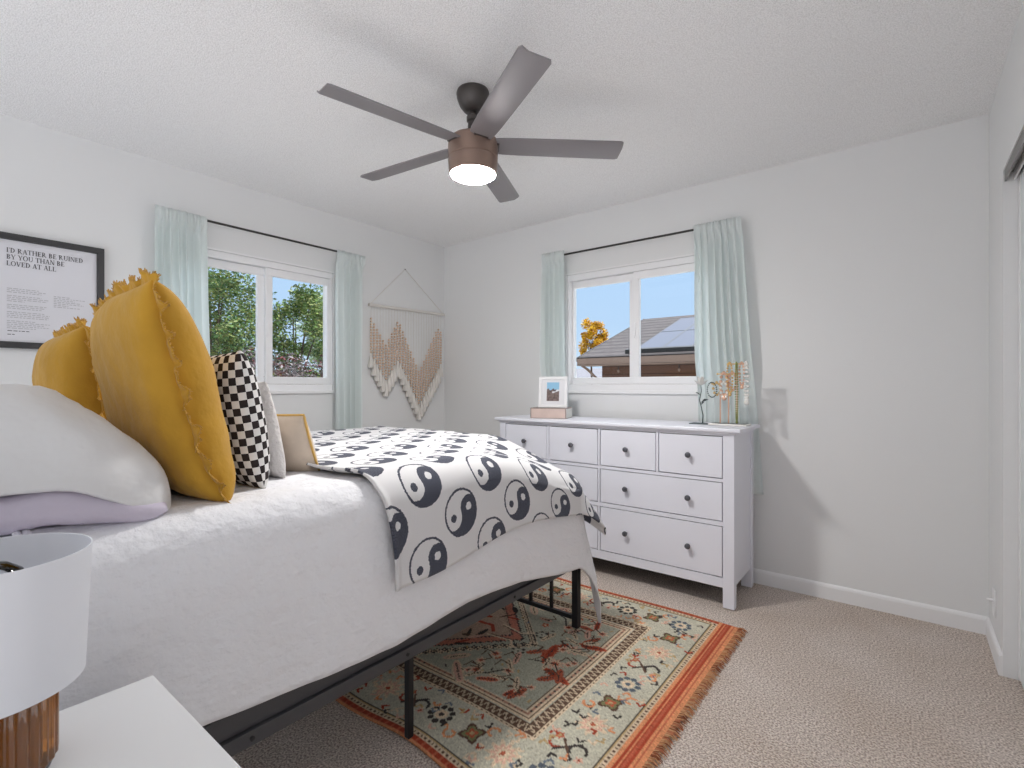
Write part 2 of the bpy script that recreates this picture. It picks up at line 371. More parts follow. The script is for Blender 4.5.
struct(mb.build('wall_right', M['wall'], smooth=0))
struct(MB().box(R + .65, R + .75, 1.0, D, 0, H).build('wall_closet', M['wall'], smooth=0))
def baseboard(name, vs0, vs1, inward):
    # profile extruded between two floor points
    p0, p1, n = Vector((*vs0, 0)), Vector((*vs1, 0)), Vector((*inward, 0))
    pr = [(0, 0), (.013, 0), (.013, .066), (.010, .076), (.004, .083), (0, .083)]
    vs = [p + n * a + Vector((0, 0, z)) for p in (p0, p1) for a, z in pr]; k = len(pr)
    fs = [(i, (i + 1) % k, k + (i + 1) % k, k + i) for i in range(k)] + [tuple(reversed(range(k))), tuple(range(k, 2 * k))]
    struct(MB().add(vs, fs).build(name, M['trim'], smooth=0))
baseboard('baseboard_back', (A, D), (R, D), (0, -1))
baseboard('baseboard_right', (R, D), (R, 2.80), (-1, 0))
baseboard('baseboard_left', (A, YB), (A, D), (1, 0))

struct(MB().box(-9, 9, -9, YB - .1, -.3, -.06).build('bounce_slab', mat('pale_bounce', (.42, .42, .43), .9), smooth=0))  # unseen pale slab added to bounce sunlight up to the ceiling
struct(MB().box(R + .75, 9, YB - .1, .9, -.3, -.06).build('bounce_slab_side', bpy.data.materials['pale_bounce'], smooth=0))  # same added bounce surface, on the open closet side
# ------------------------------------------------------------------ windows
def window(idx, axis, w0, w1, z0, z1, sashes, lift_x):
    """local frame: u along wall, d outward through wall"""
    e = bpy.data.objects.new('window_%d' % idx, None); COL.objects.link(e); struct(e)
    def B(mb, u0, u1, d0, d1, za, zb):
        if axis == 'A': mb.box(A - d1, A - d0, u0, u1, za, zb)
        else: mb.box(u0, u1, D + d0, D + d1, za, zb)
        return mb
    lo, hi = z0 + .035, z1 - .03
    f = MB(); B(f, w0, w1, .012, .09, z0, lo + .012); B(f, w0, w1, .012, .09, hi - .014, z1); B(f, w0, w0 + .018, .012, .09, lo + .012, hi - .014); B(f, w1 - .018, w1, .012, .09, lo + .012, hi - .014)
    f.build('window_frame', M['vinyl'], e, 0, .003)
    # fixed light on the first side (set back) and the sliding sash on the second (forward)
    for (a, b_, dd, name, mw) in sashes:
        s = MB(); q0, q1 = dd, dd + .028; zl, zh = z0 + .048, z1 - .046; bl, br = mw
        B(s, a, b_, q0, q1, zl, zl + .05); B(s, a, b_, q0, q1, zh - .05, zh); B(s, a, a + bl, q0, q1, zl + .05, zh - .05); B(s, b_ - br, b_, q0, q1, zl + .05, zh - .05)
        so = s.build('sash', M['vinyl'], e, 0, .003)
        g = MB(); B(g, a + bl - .005, b_ - br + .005, q0 + .011, q0 + .017, zl + .045, zh - .045); g.build('pane', M['glass'], so, 0)
    l = MB(); B(l, lift_x - .007, lift_x + .007, .002, .02, 1.50, 1.60); l.build('latch', M['vinyl'], e, 0, .003)
    s = MB(); B(s, w0 - .0, w1 + .0, -.018, .03, z0 - .018, z0 + .004); s.build('window_sill', M['trim'], e, 0, .002)
    tr = MB(); B(tr, w0 - .008, w1 + .008, -.004, -.001, z1 - .001, z1 + .01); B(tr, w0 - .008, w0 + .001, -.004, -.001, z0 + .005, z1 - .002); B(tr, w1 - .001, w1 + .008, -.004, -.001, z0 + .005, z1 - .002)
    tr.build('window_casing', M['trim'], e, 0)
window(1, 'A', *WA, [(1.019, 1.61, .048, 'fixed', (.03, .045)), (1.605, 2.076, .014, 'slide', (.045, .022))], 1.617)
window(2, 'B', *WB, [(-1.996, -1.484, .048, 'fixed', (.012, .045)), (-1.486, -.944, .014, 'slide', (.045, .03))], -1.474)

# ------------------------------------------------------------------ closet: sliding doors, track
c = struct(thing('door_1', None, None, (0, 0, 0)))
box_ob('door_panel', M['white_paint'], R + .046, R + .060, 1.55, 2.795, .012, 2.0, c)
box_ob('door_stile', M['vinyl'], R + .043, R + .063, 2.765, 2.798, .012, 2.0, c, .002)
box_ob('door_panel', M['white_paint'], R + .075, R + .088, .55, 1.75, .012, 2.0, c)
c = struct(thing('trim_1', None, None))
box_ob('track_channel', M['track'], R + .004, R + .098, YB, 2.798, 2.018, 2.03, c)
box_ob('track_lip', M['track'], R + .004, R + .010, YB, 2.798, 1.985, 2.02, c)
box_ob('track_fin', M['trim'], R + .030, R + .036, YB, 2.798, 1.985, 2.02, c)
box_ob('track_back', M['rail'], R + .066, R + .070, YB, 2.798, 1.99, 2.02, c)
c = thing('outlet_plate', 'small white wall plate low on the short wall beside the closet', 'outlet', (R, 3.03, .218))
box_ob('plate', M['trim'], R - .006, R, 2.995, 3.065, .160, .276, c, .002)
pin = MB().lathe([(.006, 0), (.006, .012), (.004, .022)], (0, 0, 0), 10).build('plug_pin', M['vinyl'], c, 40); pin.rotation_euler = (0, -PI / 2, 0); pin.location = (-.005, 0, .01)

# ------------------------------------------------------------------ outside
struct(MB().box(-60, 40, -40, 60, -.5, -.35).build('ground', M['lawn'], smooth=0))

def leaves(n, centers, radii, size, cols, seed, squash=1.):
    rnd = random.Random(seed); mb = MB(); C_ = []
    for _ in range(n):
        k = rnd.randrange(len(centers)); c0 = Vector(centers[k]); r = radii[k]
        d = Vector((rnd.gauss(0, 1), rnd.gauss(0, 1), rnd.gauss(0, 1) * squash)).normalized() * r * rnd.random() ** .62
        p = c0 + d; a = Vector((rnd.uniform(-1, 1), rnd.uniform(-1, 1), rnd.uniform(-.6, .6))).normalized(); b_ = a.cross(Vector((rnd.uniform(-1, 1), rnd.uniform(-1, 1), rnd.uniform(-1, 1)))).normalized()
        s = size * rnd.uniform(.6, 1.35)
        o = len(mb.v); nn = a.cross(b_) * s * .25
        mb.v += [tuple(p - a * s), tuple(p + b_ * s * .45 + nn), tuple(p + a * s), tuple(p - b_ * s * .45 + nn)]; mb.f.append((o, o + 1, o + 2, o + 3))
        cc = rnd.choice(cols); j = rnd.uniform(.7, 1.3); C_ += [(cc[0] * j, cc[1] * j, cc[2] * j, 1)] * 4
    mb.col = C_; return mb
def tree(name, label, base, height, crown, n, size, cols, seed, blobs, group=None, cat='tree', trunk_r=.09):
    """crown: (cx,cy,cz,rx,ry,rz) ellipsoid in world; blobs = number of leaf clumps"""
    rnd = random.Random(seed); e = thing(name, label, cat, base, group=group); bx_, by_, bz_ = base
    tm = MB(); tips = []; rad = []
    cx_, cy_, cz_, rx, ry, rz = crown
    fork = Vector((0, 0, max(.3, (cz_ - rz) - bz_ + .15)))
    tm.tube([(0, 0, 0), (.03, .02, fork.z * .5), fork], [trunk_r, trunk_r * .8, trunk_r * .7], 8)
    for k in range(blobs):
        th = rnd.uniform(0, 2 * PI); rr = rnd.random() ** .5; zz = rnd.uniform(-.9, 1)
        w = math.sqrt(max(0, 1 - zz * zz * .8)); p = Vector((cx_ + rx * rr * w * math.cos(th) - bx_, cy_ + ry * rr * w * math.sin(th) - by_, cz_ + rz * zz - bz_))
        tips.append(p); rad.append(min(rx, ry, rz) * rnd.uniform(.24, .50))
        if k % 2 == 0:
            midp = fork.lerp(p, .5) + Vector((0, 0, .12)); tm.tube([fork, midp, p], [trunk_r * .32, trunk_r * .2, trunk_r * .06], 5)
    tm.build('trunk', M['bark'], e)
    leaves(n, tips, rad, size, cols, seed + 1).build('foliage', M['leaf_g'], e, 0)
    return e
G1 = [(0.102, 0.187, 0.068), (0.153, 0.246, 0.085), (0.068, 0.136, 0.051), (0.238, 0.289, 0.119), (0.187, 0.221, 0.068)]
G2 = [(0.136, 0.230, 0.068), (0.204, 0.289, 0.085), (0.272, 0.306, 0.119), (0.085, 0.153, 0.051)]
tree('leafy_tree', 'dark green leafy tree filling the left pane of the left window', (-9.2, 3.5, -.35), 4, (-9.2, 3.60, 1.75, 1.1, .95, 1.2), 19000, .034, G1, 5, 70, 'trees outside the left window')
tree('leafy_tree', 'brighter green tree with two peaks in the right pane of the left window', (-9.0, 4.85, -.35), 4, (-9.1, 4.98, 1.75, .8, .60, 1.15), 13000, .034, G2, 11, 50, 'trees outside the left window')
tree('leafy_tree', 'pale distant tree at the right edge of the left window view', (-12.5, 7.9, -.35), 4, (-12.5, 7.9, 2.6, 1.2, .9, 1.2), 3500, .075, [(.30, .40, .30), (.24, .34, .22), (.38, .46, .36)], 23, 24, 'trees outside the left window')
# hedge of reddish grey twigs
e = thing('twiggy_hedge', 'low reddish grey twiggy hedge under the trees beyond the left window', 'hedge', (-6.9, 3.4, -.35))
rnd = random.Random(4); cs = []; rs = []
for i in range(90): cs.append((rnd.uniform(-.35, .35), rnd.uniform(-2.0, 1.75), rnd.uniform(1.0, 1.88))); rs.append(.24)
leaves(17000, cs, rs, .032, [(.22, .19, .20), (.15, .10, .11), (.28, .26, .27), (.14, .05, .05), (.07, .06, .065), (.05, .065, .04), (.24, .22, .23)], 9).build('twigs', M['leaf_g'], e, 0)
tm = MB()
for i in range(70):
    y = -2.0 + i * .055; x = rnd.uniform(-.3, .3); tm.tube([(x, y, 0), (x + rnd.uniform(-.1, .1), y + rnd.uniform(-.1, .1), 1.1), (x + rnd.uniform(-.3, .3), y + rnd.uniform(-.3, .3), 1.85)], [.012, .009, .004], 4)
tm.build('stems', M['bark'], e)
# white shed corner seen beyond the hedge
e = thing('garden_shed', 'small white shed beyond the hedge at the right edge of the left window', 'shed', (-10.2, 6.75, -.35))
MB().box(-.5, .5, -.30, .45, 0, 1.78).build('wall_panel', M['white_paint'], e, 0)
MB().box(-.56, .56, -.36, .51, 1.78, 1.86).box(-.5, .52, .02, .05, .0, 1.78).build('roof_slab', M['solar_edge'], e, 0)

# neighbour's house beyond the back window
YE, ZE = 11.0, 1.85
X0 = -6.54; XR = 1.5; YR, ZR = 15.1, 3.26
e = thing('neighbour_house', 'brown neighbouring house with grey shingle roof seen through the back window', 'house', (X0, YE, -.35))
def hl(x, y, z): return (x - X0, y - YE, z + .35)
sl = (ZR - ZE) / (YR - YE)
def slab(mb, x0, x1, y0, y1, up, th=.03):
    q = [(x0, y0), (x1, y0), (x1, y1), (x0, y1)]; vs = [hl(x, y, ZE + sl * (y - YE) + up) for x, y in q] + [hl(x, y, ZE + sl * (y - YE) + up + th) for x, y in q]
    mb.add(vs, [(3, 2, 1, 0), (4, 5, 6, 7), (0, 1, 5, 4), (1, 2, 6, 5), (2, 3, 7, 6), (3, 0, 4, 7)])
mb = MB(); slab(mb, X0, XR, YE, YR, 0)
vs = [hl(X0, YR, ZR), hl(XR, YR, ZR), hl(XR, YR + 4.1, ZE), hl(X0, YR + 4.1, ZE), hl(X0, YR, ZR + .03), hl(XR, YR, ZR + .03), hl(XR, YR + 4.1, ZE + .03), hl(X0, YR + 4.1, ZE + .03)]
mb.add(vs, [(3, 2, 1, 0), (4, 5, 6, 7), (0, 1, 5, 4), (1, 2, 6, 5), (2, 3, 7, 6), (3, 0, 4, 7)])
mb.build('roof', M['shingle'], e, 0)
MB().box(0, XR - X0, -.04, .0, 2.20 - .16, 2.20).box(0, XR - X0, -.04, .55, 2.20 - .18, 2.20 - .15).build('fascia_board', M['fascia'], e, 0)
q = MB(); slab(q, X0 - .03, X0 - .001, YE - .04, YR, -.06, .10); q.build('rake_board', M['solar_edge'], e, 0)
wx = -6.15
MB().box(wx - X0, XR - X0, .55, 7.6, 0, 2.03).build('outer_wall', M['siding'], e, 0)
# downspout brace at the corner
MB().tube([hl(X0 + .10, YE + .02, ZE - .17), hl(X0 + .14, YE + .25, ZE - .27), hl(wx + .02, YE + .5, ZE - .62), hl(wx + .02, YE + .5, -.3)], .035, 8).build('downspout', M['fascia'], e)
w_ = MB().box(-3.3 - X0 - .55, -3.3 - X0 + .6, .50, .56, .5, 1.42).build('window_frame', M['solar_edge'], e, 0)
MB().box(-3.3 - X0 - .49, -3.3 - X0 + .54, .49, .51, .56, 1.36).build('window_pane', M['solar'], w_, 0)
# string lights under the eave
for k, x in enumerate((-5.62, -4.1, -2.65)):
    b_ = thing('string_light_bulb', ('hanging bulb nearest the corner of the neighbouring house', 'hanging bulb under the eave in the right pane', 'hanging bulb under the eave nearest the aqua curtain')[k], 'light bulb', (x, YE + .4, ZE - .19), group='bulbs under the neighbouring eave')
    MB().tube([(0, 0, 0.0), (0, 0, -.10)], .012, 6).build('socket', M['solar_edge'], b_)
    MB().sphere((0, 0, -.13), .030, 10, 8, 1.3).build('bulb', M['fascia'], b_)
# solar panels standing off the roof: two rows
import itertools
def roof_pt(px, py, up):
    u = (px - 512) / 500.9; s_, c_ = math.sin(math.radians(38.23)), math.cos(math.radians(38.23))
    dx, dy, dz = -s_ + u * c_, c_ + u * s_, (385.9 - py) / 500.9
    t_ = (1.166 - ZE - up + sl * YE) / (sl * dy - dz); return dx * t_, dy * t_, 1.166 + dz * t_
pB = roof_pt(641, 349.5, .1); pT = roof_pt(676.6, 319.5, .1); pM = roof_pt(663, 332.6, .1); pV = roof_pt(670, 347, .1)
ph = (pT[1] - pB[1]) / 2; pw = abs(pV[0] - pB[0]); px0 = (pB[0] + pT[0]) / 2
ga = 'solar panels on the neighbouring roof'
for r_, k_ in itertools.product(range(2), range(3)):
    x0 = px0 + k_ * pw; y0 = pB[1] + r_ * ph
    lab = '%s solar panel, %s from the left on the neighbouring roof' % (('lower', 'upper')[r_], ('first', 'second', 'third')[k_])
    po = thing('solar_panel', lab, 'solar panel', (X0, YE, -.35), group=ga)
    q = MB(); slab(q, x0 + .022, x0 + pw - .022, y0 + .03, y0 + ph - .03, .10, .03); q.build('cells', M['solar'], po, 0)
    q = MB(); slab(q, x0, x0 + pw, y0, y0 + .03, .06, .072); slab(q, x0, x0 + .022, y0 + .03, y0 + ph, .06, .072); slab(q, x0 + pw - .022, x0 + pw, y0 + .03, y0 + ph, .06, .072); q.build('frame', M['solar_edge'], po, 0)
q = MB(); slab(q, px0 - .25, px0 + 3 * pw, pB[1] - .06, pB[1] - .0, .03, .10); q.build('panel_rail', M['solar_edge'], e, 0)
tree('yellow_tree', 'small golden yellow autumn tree behind the neighbouring roof', (-9.8, 17.5, -.35), 4, (-9.7, 17.5, 2.85, .55, .5, .80), 4200, .06, [(.62, .36, .012), (.72, .46, .02), (.5, .27, .01), (.75, .52, .06)], 31, 26, trunk_r=.05)
e = thing('far_roof', 'grey roof of a farther house left of the brown house', 'house', (-18, 21, .02))
MB().add([(-4, 0, 0), (6.5, 0, 0), (6.5, 0, 1.4), (-4, 0, 1.4), (-4, 4, 0), (6.5, 4, 0), (6.5, 4, 1.4), (-4, 4, 1.4)], [(0, 1, 2, 3), (5, 4, 7, 6), (1, 5, 6, 2), (4, 0, 3, 7)]).build('outer_wall', M['white_paint'], e, 0)
MB().add([(-4.3, -.3, 1.35), (6.8, -.3, 1.35), (6.8, 2, 2.05), (-4.3, 2, 2.05), (6.8, 4.3, 1.35), (-4.3, 4.3, 1.35)], [(0, 1, 2, 3), (3, 2, 4, 5), (1, 4, 2), (0, 3, 5), (0, 5, 4, 1)]).build('roof', mat('light_grey_roof', (.20, .20, .225), .9), e, 0)
#@@PART2
# ------------------------------------------------------------------ ceiling fan
FX, FY, FB = -1.475, 1.60, 2.215
fan = thing('ceiling_fan', 'bronze five-blade ceiling fan with a lit round light', 'ceiling fan', (FX, FY, H))
def fz(z): return z - H
MB().lathe([(.068, 0), (.072, -.012), (.070, -.030), (.058, -.062), (.040, -.085), (.030, -.090), (.012, -.088)], n=40).build('canopy', M['fan'], fan)
MB().lathe([(.0125, -.08), (.0125, fz(2.25))], n=16).build('downrod', M['fan'], fan)
MB().lathe([(.020, fz(2.335)), (.028, fz(2.330)), (.028, fz(2.312)), (.022, fz(2.306)), (.024, fz(2.27)), (.034, fz(2.245)), (.05, fz(2.236))][::-1], n=28).build('coupling', M['fan'], fan)
MB().lathe([(.05, fz(2.238)), (.098, fz(2.232)), (.107, fz(2.222)), (.108, fz(2.19)), (.107, fz(2.150)), (.1045, fz(2.148)), (.1045, fz(2.144)), (.107, fz(2.142)), (.104, fz(2.085)), (.098, fz(2.080)), (.094, fz(2.086))], n=56).build('motor_housing', M['housing'], fan, 35)
MB().lathe([(.0965, fz(2.092)), (.0965, fz(2.078)), (.085, fz(2.071)), (.055, fz(2.065)), (.02, fz(2.0625)), (.001, fz(2.062))], n=48).build('light_lens', M['lens'], fan)
def blade_mb():
    mb = MB(); out_ = []
    # plan outline (x along blade, y across); trailing strip folds up a little
    secs = [(.085, .044), (.13, .050), (.20, .053), (.40, .056), (.60, .058), (.638, .058), (.650, .051)]
    vs = []; th = .006
    for i, (x, w) in enumerate(secs):
        tipcut = 0.0
        for (y, z) in ((-w, .007), (-w * .52, -.003), (w, -.003)):
            xx = x + (tipcut * (-y / .07) if i >= 5 else 0) * .6
            vs.append((xx, y, z)); vs.append((xx, y, z + th))
    n = 6
    for i in range(len(secs) - 1):
        a = i * n; b_ = a + n
        mb.f += [(a, b_, b_ + 2, a + 2), (a + 2, b_ + 2, b_ + 4, a + 4), (a + 1, a + 3, b_ + 3, b_ + 1), (a + 3, a + 5, b_ + 5, b_ + 3), (a, a + 1, b_ + 1, b_), (a + 4, b_ + 4, b_ + 5, a + 5)]
    l = (len(secs) - 1) * n
    mb.f += [(0, 2, 3, 1), (2, 4, 5, 3), (l, l + 1, l + 3, l + 2), (l + 2, l + 3, l + 5, l + 4)]
    R_ = Matrix.Rotation(math.radians(-6), 3, 'X')
    mb.v = [tuple(R_ @ Vector(v)) for v in vs]
    return mb
for k in range(5):
    o = blade_mb().build('blade', M['blade'], fan, 30); o.location = (0, 0, FB - H - .012); o.rotation_euler = (0, 0, math.radians(42.4 + 72 * k))
    br = MB().obox((.085, 0, 0), (.028, 0, 0), (0, .030, -.003), (0, 0, .005)).build('blade_bracket', M['fan'], o, 30)

# ------------------------------------------------------------------ dresser
DX0, DX1, DY0, DY1 = -2.27, -.70, 2.745, 3.160
DO = (-1.485, 2.98, 0)
dr = thing('dresser', 'white eight-drawer dresser with dark round knobs against the back wall', 'dresser', DO)
def dbox(name, m, *a, parent=dr, bevel=.002): 
    x0, x1, y0, y1, z0, z1 = a
    return MB().box(x0 - DO[0], x1 - DO[0], y0 - DO[1], y1 - DO[1], z0, z1).build(name, m, parent, 0, bevel)
dbox('dresser_top', M['dresser'], -2.305, -.665, 2.722, 3.166, .924, .944, bevel=.004)
dbox('top_moulding', M['dresser'], -2.28, -.69, 2.738, 3.162, .912, .924)
for x0, x1 in ((DX0, -2.222), (-.757, DX1)):
    for y0, y1 in ((DY0, DY0 + .045), (DY1 - .045, DY1)):
        dbox('leg', M['dresser'], x0, x1, y0, y1, 0.004, .912)
for x0, x1 in ((DX0 + .008, DX0 + .022), (DX1 - .022, DX1 - .008)):
    dbox('side_panel', M['dresser'], x0, x1, DY0 + .045, DY1 - .045, .11, .912)
dbox('back_panel', M['dresser'], -2.222, -.757, DY1 - .02, DY1 - .01, .11, .912)
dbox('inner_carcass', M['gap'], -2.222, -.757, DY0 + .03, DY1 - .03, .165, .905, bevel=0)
yf0, yf1 = DY0 + .001, DY0 + .03
fr = MB()
def fb(x0, x1, z0, z1): fr.box(x0 - DO[0], x1 - DO[0], yf0 - DO[1], yf1 - DO[1], z0, z1)
fb(-2.222, -.757, .902, .912); fb(-2.222, -.757, .108, .158)
fb(-1.4905, -1.4785, .158, .902)
for x0, x1 in ((-2.222, -1.4905), (-1.4785, -.757)): fb(x0, x1, .660, .677); fb(x0, x1, .430, .452)
for xm in (-1.862, -1.1135): fb(xm - .006, xm + .006, .677, .902)
fr.build('face_frame', M['dresser'], dr, 0)
G_ = .0048
def drawer(x0, x1, z0, z1, nk):
    d = dbox('drawer', M['dresser'], x0 + G_, x1 - G_, DY0 + .002, DY0 + .022, z0 + G_, z1 - G_, bevel=.0015)
    w = x1 - x0
    for kx in ([.5] if nk == 1 else [.245, .755]):
        k = MB().lathe([(.006, 0), (.006, .012), (.010, .016), (.0145, .020), (.0160, .025), (.0145, .031), (.008, .034), (.001, .035)], n=16)
        ko = k.build('knob', M['knob'], d); ko.rotation_euler = (PI / 2, 0, 0); ko.location = (x0 + w * kx - DO[0], DY0 + .002 - DO[1], (z0 + z1) / 2 + .002)
for x0, x1 in ((-2.222, -1.868), (-1.856, -1.4905), (-1.4785, -1.1195), (-1.1075, -.757)): drawer(x0, x1, .677, .902, 1)
for x0, x1 in ((-2.222, -1.4905), (-1.4785, -.757)): drawer(x0, x1, .452, .660, 2); drawer(x0, x1, .158, .430, 2)

# ------------------------------------------------------------------ rug (colours woven point by point)
RX0, RX1, RY0, RY1 = -2.98, -.625, 1.065, 2.555
def weave():
    px = .005
    nx, ny = int((RX1 - RX0) / px), int((RY1 - RY0) / px)
    X, Y = np.meshgrid(RX1 - np.linspace(0, RX1 - RX0, nx), np.linspace(RY0, RY1, ny))
    E = RX1 - X                      # distance from the fringed end
    E2 = X - RX0
    Sd = np.minimum(Y - RY0, RY1 - Y)   # distance from the long edges
    rng = np.random.default_rng(3)
    C = np.empty(X.shape + (3,)); 
    def c(*v): return np.array(v)
    def srgb(r, g, b_): 
        a = np.array([r, g, b_]) / 255.; return np.where(a < .04, a / 12.92, ((a + .055) / 1.055) ** 2.4)
    sage, sage2 = srgb(184, 180, 162), srgb(168, 166, 148)
    cream, gold, brown, dk = srgb(208, 188, 160), srgb(176, 150, 108), srgb(92, 70, 58), srgb(62, 56, 54)
    red, salm, terra, pink, blue = srgb(156, 66, 46), srgb(205, 138, 98), srgb(176, 92, 68), srgb(206, 166, 146), srgb(104, 112, 122)
    B = np.minimum(np.minimum(E - .095, E2 - .095), Sd - .03)      # depth inside the woven body
    C[:] = sage
    def put(mask, col): C[mask] = col
    # distance used for nested frames
    put((B > .018) & (B < .025), gold)
    put((B >= 0) & (B < .018), cream * .9)
    per = np.where((Sd - .03) < np.minimum(E, E2) - .095, X, Y)
    put((B >= .004) & (B < .014) & ((per % .018) < .008), brown)
    put((B > .022) & (B < .026), dk)
    g0 = .235
    put((B > g0) & (B < g0 + .012), cream * .95); put((B > g0 + .004) & (B < g0 + .009) & ((per % .024) < .011), brown)
    put((B > g0 + .012) & (B < g0 + .015), dk)
    put((B >= g0 + .015) & (B < g0 + .060), brown)
    tri = np.abs((per / .030) % 1 - .5) * 2
    bb = (B - g0 - .018) / .038
    put((B >= g0 + .018) & (B < g0 + .056) & (np.abs(bb - tri) < .20), cream * .78)
    for k, w_ in ((.062, .010), (.078, .009), (.098, .008)): put((B > g0 + k) & (B < g0 + k + w_), cream)
    put((B > g0 + .072) & (B < g0 + .077), brown * 1.2); put((B > g0 + .088) & (B < g0 + .097), srgb(170, 128, 108)); put((B > g0 + .088) & (B < g0 + .097) & ((per % .03) < .008), dk)
    put((B > g0 + .107) & (B < g0 + .111), brown)
    field = B > g0 + .111
    put(field, sage2)
    # shapes
    def rosette(cx, cy, r, petals, cols, rot=0., sq=1.):
        dx, dy = X - cx, (Y - cy) / sq; rr = np.hypot(dx, dy); th = np.arctan2(dy, dx) + rot
        R_ = r * (.80 + .20 * np.cos(petals * th))
        put(rr < R_, cols[0]); put(rr < R_ * .72, cols[1]); put(rr < R_ * .45, cols[2]); put(rr < R_ * .2, cols[3])
    def ringlet(cx, cy, r, n, col, col2):
        for k in range(n):
            a = 2 * PI * k / n; put(np.hypot(X - cx - r * math.cos(a), Y - cy - r * math.sin(a)) < r * .30, col)
        put(np.hypot(X - cx, Y - cy) < r * .62, col2); put(np.hypot(X - cx, Y - cy) < r * .25, col)
    def leaf(cx, cy, l, w, ang, col, edge, mid=None):
        ca, sa = math.cos(ang), math.sin(ang); u = (X - cx) * ca + (Y - cy) * sa; v = -(X - cx) * sa + (Y - cy) * ca
        ser = 1 + .28 * (np.abs((u / .013) % 1 - .5) * 2 - .5)
        lim = w * np.sqrt(np.clip(1 - (u / l) ** 2, 0, 1)) * ser
        put((np.abs(u) < l) & (np.abs(v) < lim), edge); put((np.abs(u) < l * .85) & (np.abs(v) < lim * .66), col)
        if mid is not None: put((np.abs(u) < l * .7) & (np.abs(v) < .004) & ((u % .012) < .008), mid)
    def stroke(pts, w, col):
        for (a, b_) in zip(pts[:-1], pts[1:]):
            ax, ay = a; bx_, by_ = b_; dx, dy = bx_ - ax, by_ - ay; L2 = dx * dx + dy * dy
            tt = np.clip(((X - ax) * dx + (Y - ay) * dy) / L2, 0, 1); put(np.hypot(X - ax - tt * dx, Y - ay - tt * dy) < w, col)
    def curl(cx, cy, r, a0, a1, w, col): stroke([(cx + r * math.cos(a0 + (a1 - a0) * i / 7) * (1 - .05 * i), cy + r * math.sin(a0 + (a1 - a0) * i / 7) * (1 - .05 * i)) for i in range(8)], w, col)
    # border motifs run round at a steady pitch
    mid = .13
    def border_pt(s, side):
        if side == 0: return RX1 - .095 - mid, RY0 + .03 + mid + s
        if side == 1: return RX1 - .095 - mid - s, RY0 + .03 + mid
        if side == 2: return RX1 - .095 - mid - s, RY1 - .03 - mid
    rs_ = random.Random(12)
    for side, L_ in ((0, RY1 - RY0 - .06 - 2 * mid), (1, 2.0), (2, 2.0)):
        n = int(round(L_ / .145))
        for k in range(n + 1):
            if side and k == 0: continue
            s = L_ * k / n; x, y = border_pt(s, side)
            kind = k % 4 if side == 0 else (k + side) % 4
            j = rs_.uniform(-.012, .012)
            if kind == 0: ringlet(x + j, y, .040, 9, blue * .7 if side == 0 else dk, cream); 
            elif kind == 1:
                curl(x + .03, y + j, .034, 0, 4.0, .0055, dk); curl(x - .04, y, .03, 2, 5.5, .005, red); stroke([(x - .035, y - .03), (x + .03, y + .035)], .0055, dk); stroke([(x - .03, y + .03), (x + .02, y - .03)], .0045, brown)
                rosette(x - .05, y + .035, .018, 5, (terra, terra, gold, gold)); rosette(x + .055, y - .03, .016, 5, (pink, pink, red, red))
            elif kind == 2: rosette(x + j, y, .062, 10, (cream, pink, cream * 1.05, terra), .2)
            else:
                rosette(x, y, .050, 4, (brown, srgb(120, 120, 84), terra, gold), .78); curl(x + .055, y + .05, .024, 1, 5, .005, salm); curl(x - .06, y - .05, .024, 3, 8, .005, salm)
            # scattered small sprigs between
            for q in range(12):
                xx, yy = x + rs_.uniform(-.095, .095), y + rs_.uniform(-.095, .095)
                cc = rs_.choice((red, cream, dk, salm, pink, blue, gold)); a = rs_.uniform(0, 6.28)
                if np.hypot(xx - x, yy - y) > .052: stroke([(xx, yy), (xx + .020 * math.cos(a), yy + .020 * math.sin(a)), (xx + .026 * math.cos(a + .9), yy + .026 * math.sin(a + .9))], .0042, cc)
    # field: great stepped medallion and sprays round it
    mxc_, myc = -1.93, 1.82
    dxm, dym = np.abs(X - mxc_), np.abs(Y - myc)
    md = dxm * 1.0 + dym * .95; q_ = .013
    step = (np.floor(dxm / q_) + np.floor(dym / q_)) * q_
    zig = .02 * np.abs(((X + Y) / .045) % 1 - .5)
    Rm = step + zig
    put(field & (Rm < .640), cream); put(field & (Rm < .628), dk); put(field & (Rm < .616), cream); put(field & (Rm < .604), dk); put(field & (Rm < .592), sage2)
    put(field & (Rm < .560), dk); put(field & (Rm < .548), srgb(186, 122, 104)); put(field & (Rm < .49), dk); put(field & (Rm < .482), srgb(176, 150, 130)); 
    for k in range(110):
        a, r_ = rs_.uniform(0, 6.28), rs_.uniform(.04, .42); x, y = mxc_ + r_ * math.cos(a) * 1.05, myc + r_ * math.sin(a)
        cc = rs_.choice((terra, dk, brown, red, pink)); leaf(x, y, rs_.uniform(.02, .045), rs_.uniform(.007, .014), rs_.uniform(0, 3.1), cc, cc * .8)
    for k in range(7):
        a = 2 * PI * k / 7; rosette(mxc_ + .25 * math.cos(a), myc + .24 * math.sin(a), .045, 7, (pink, terra, dk, red))
    stroke([(mxc_ + .12, myc + .0), (mxc_ + .36, myc + .02), (mxc_ + .40, myc - .02)], .01, red)
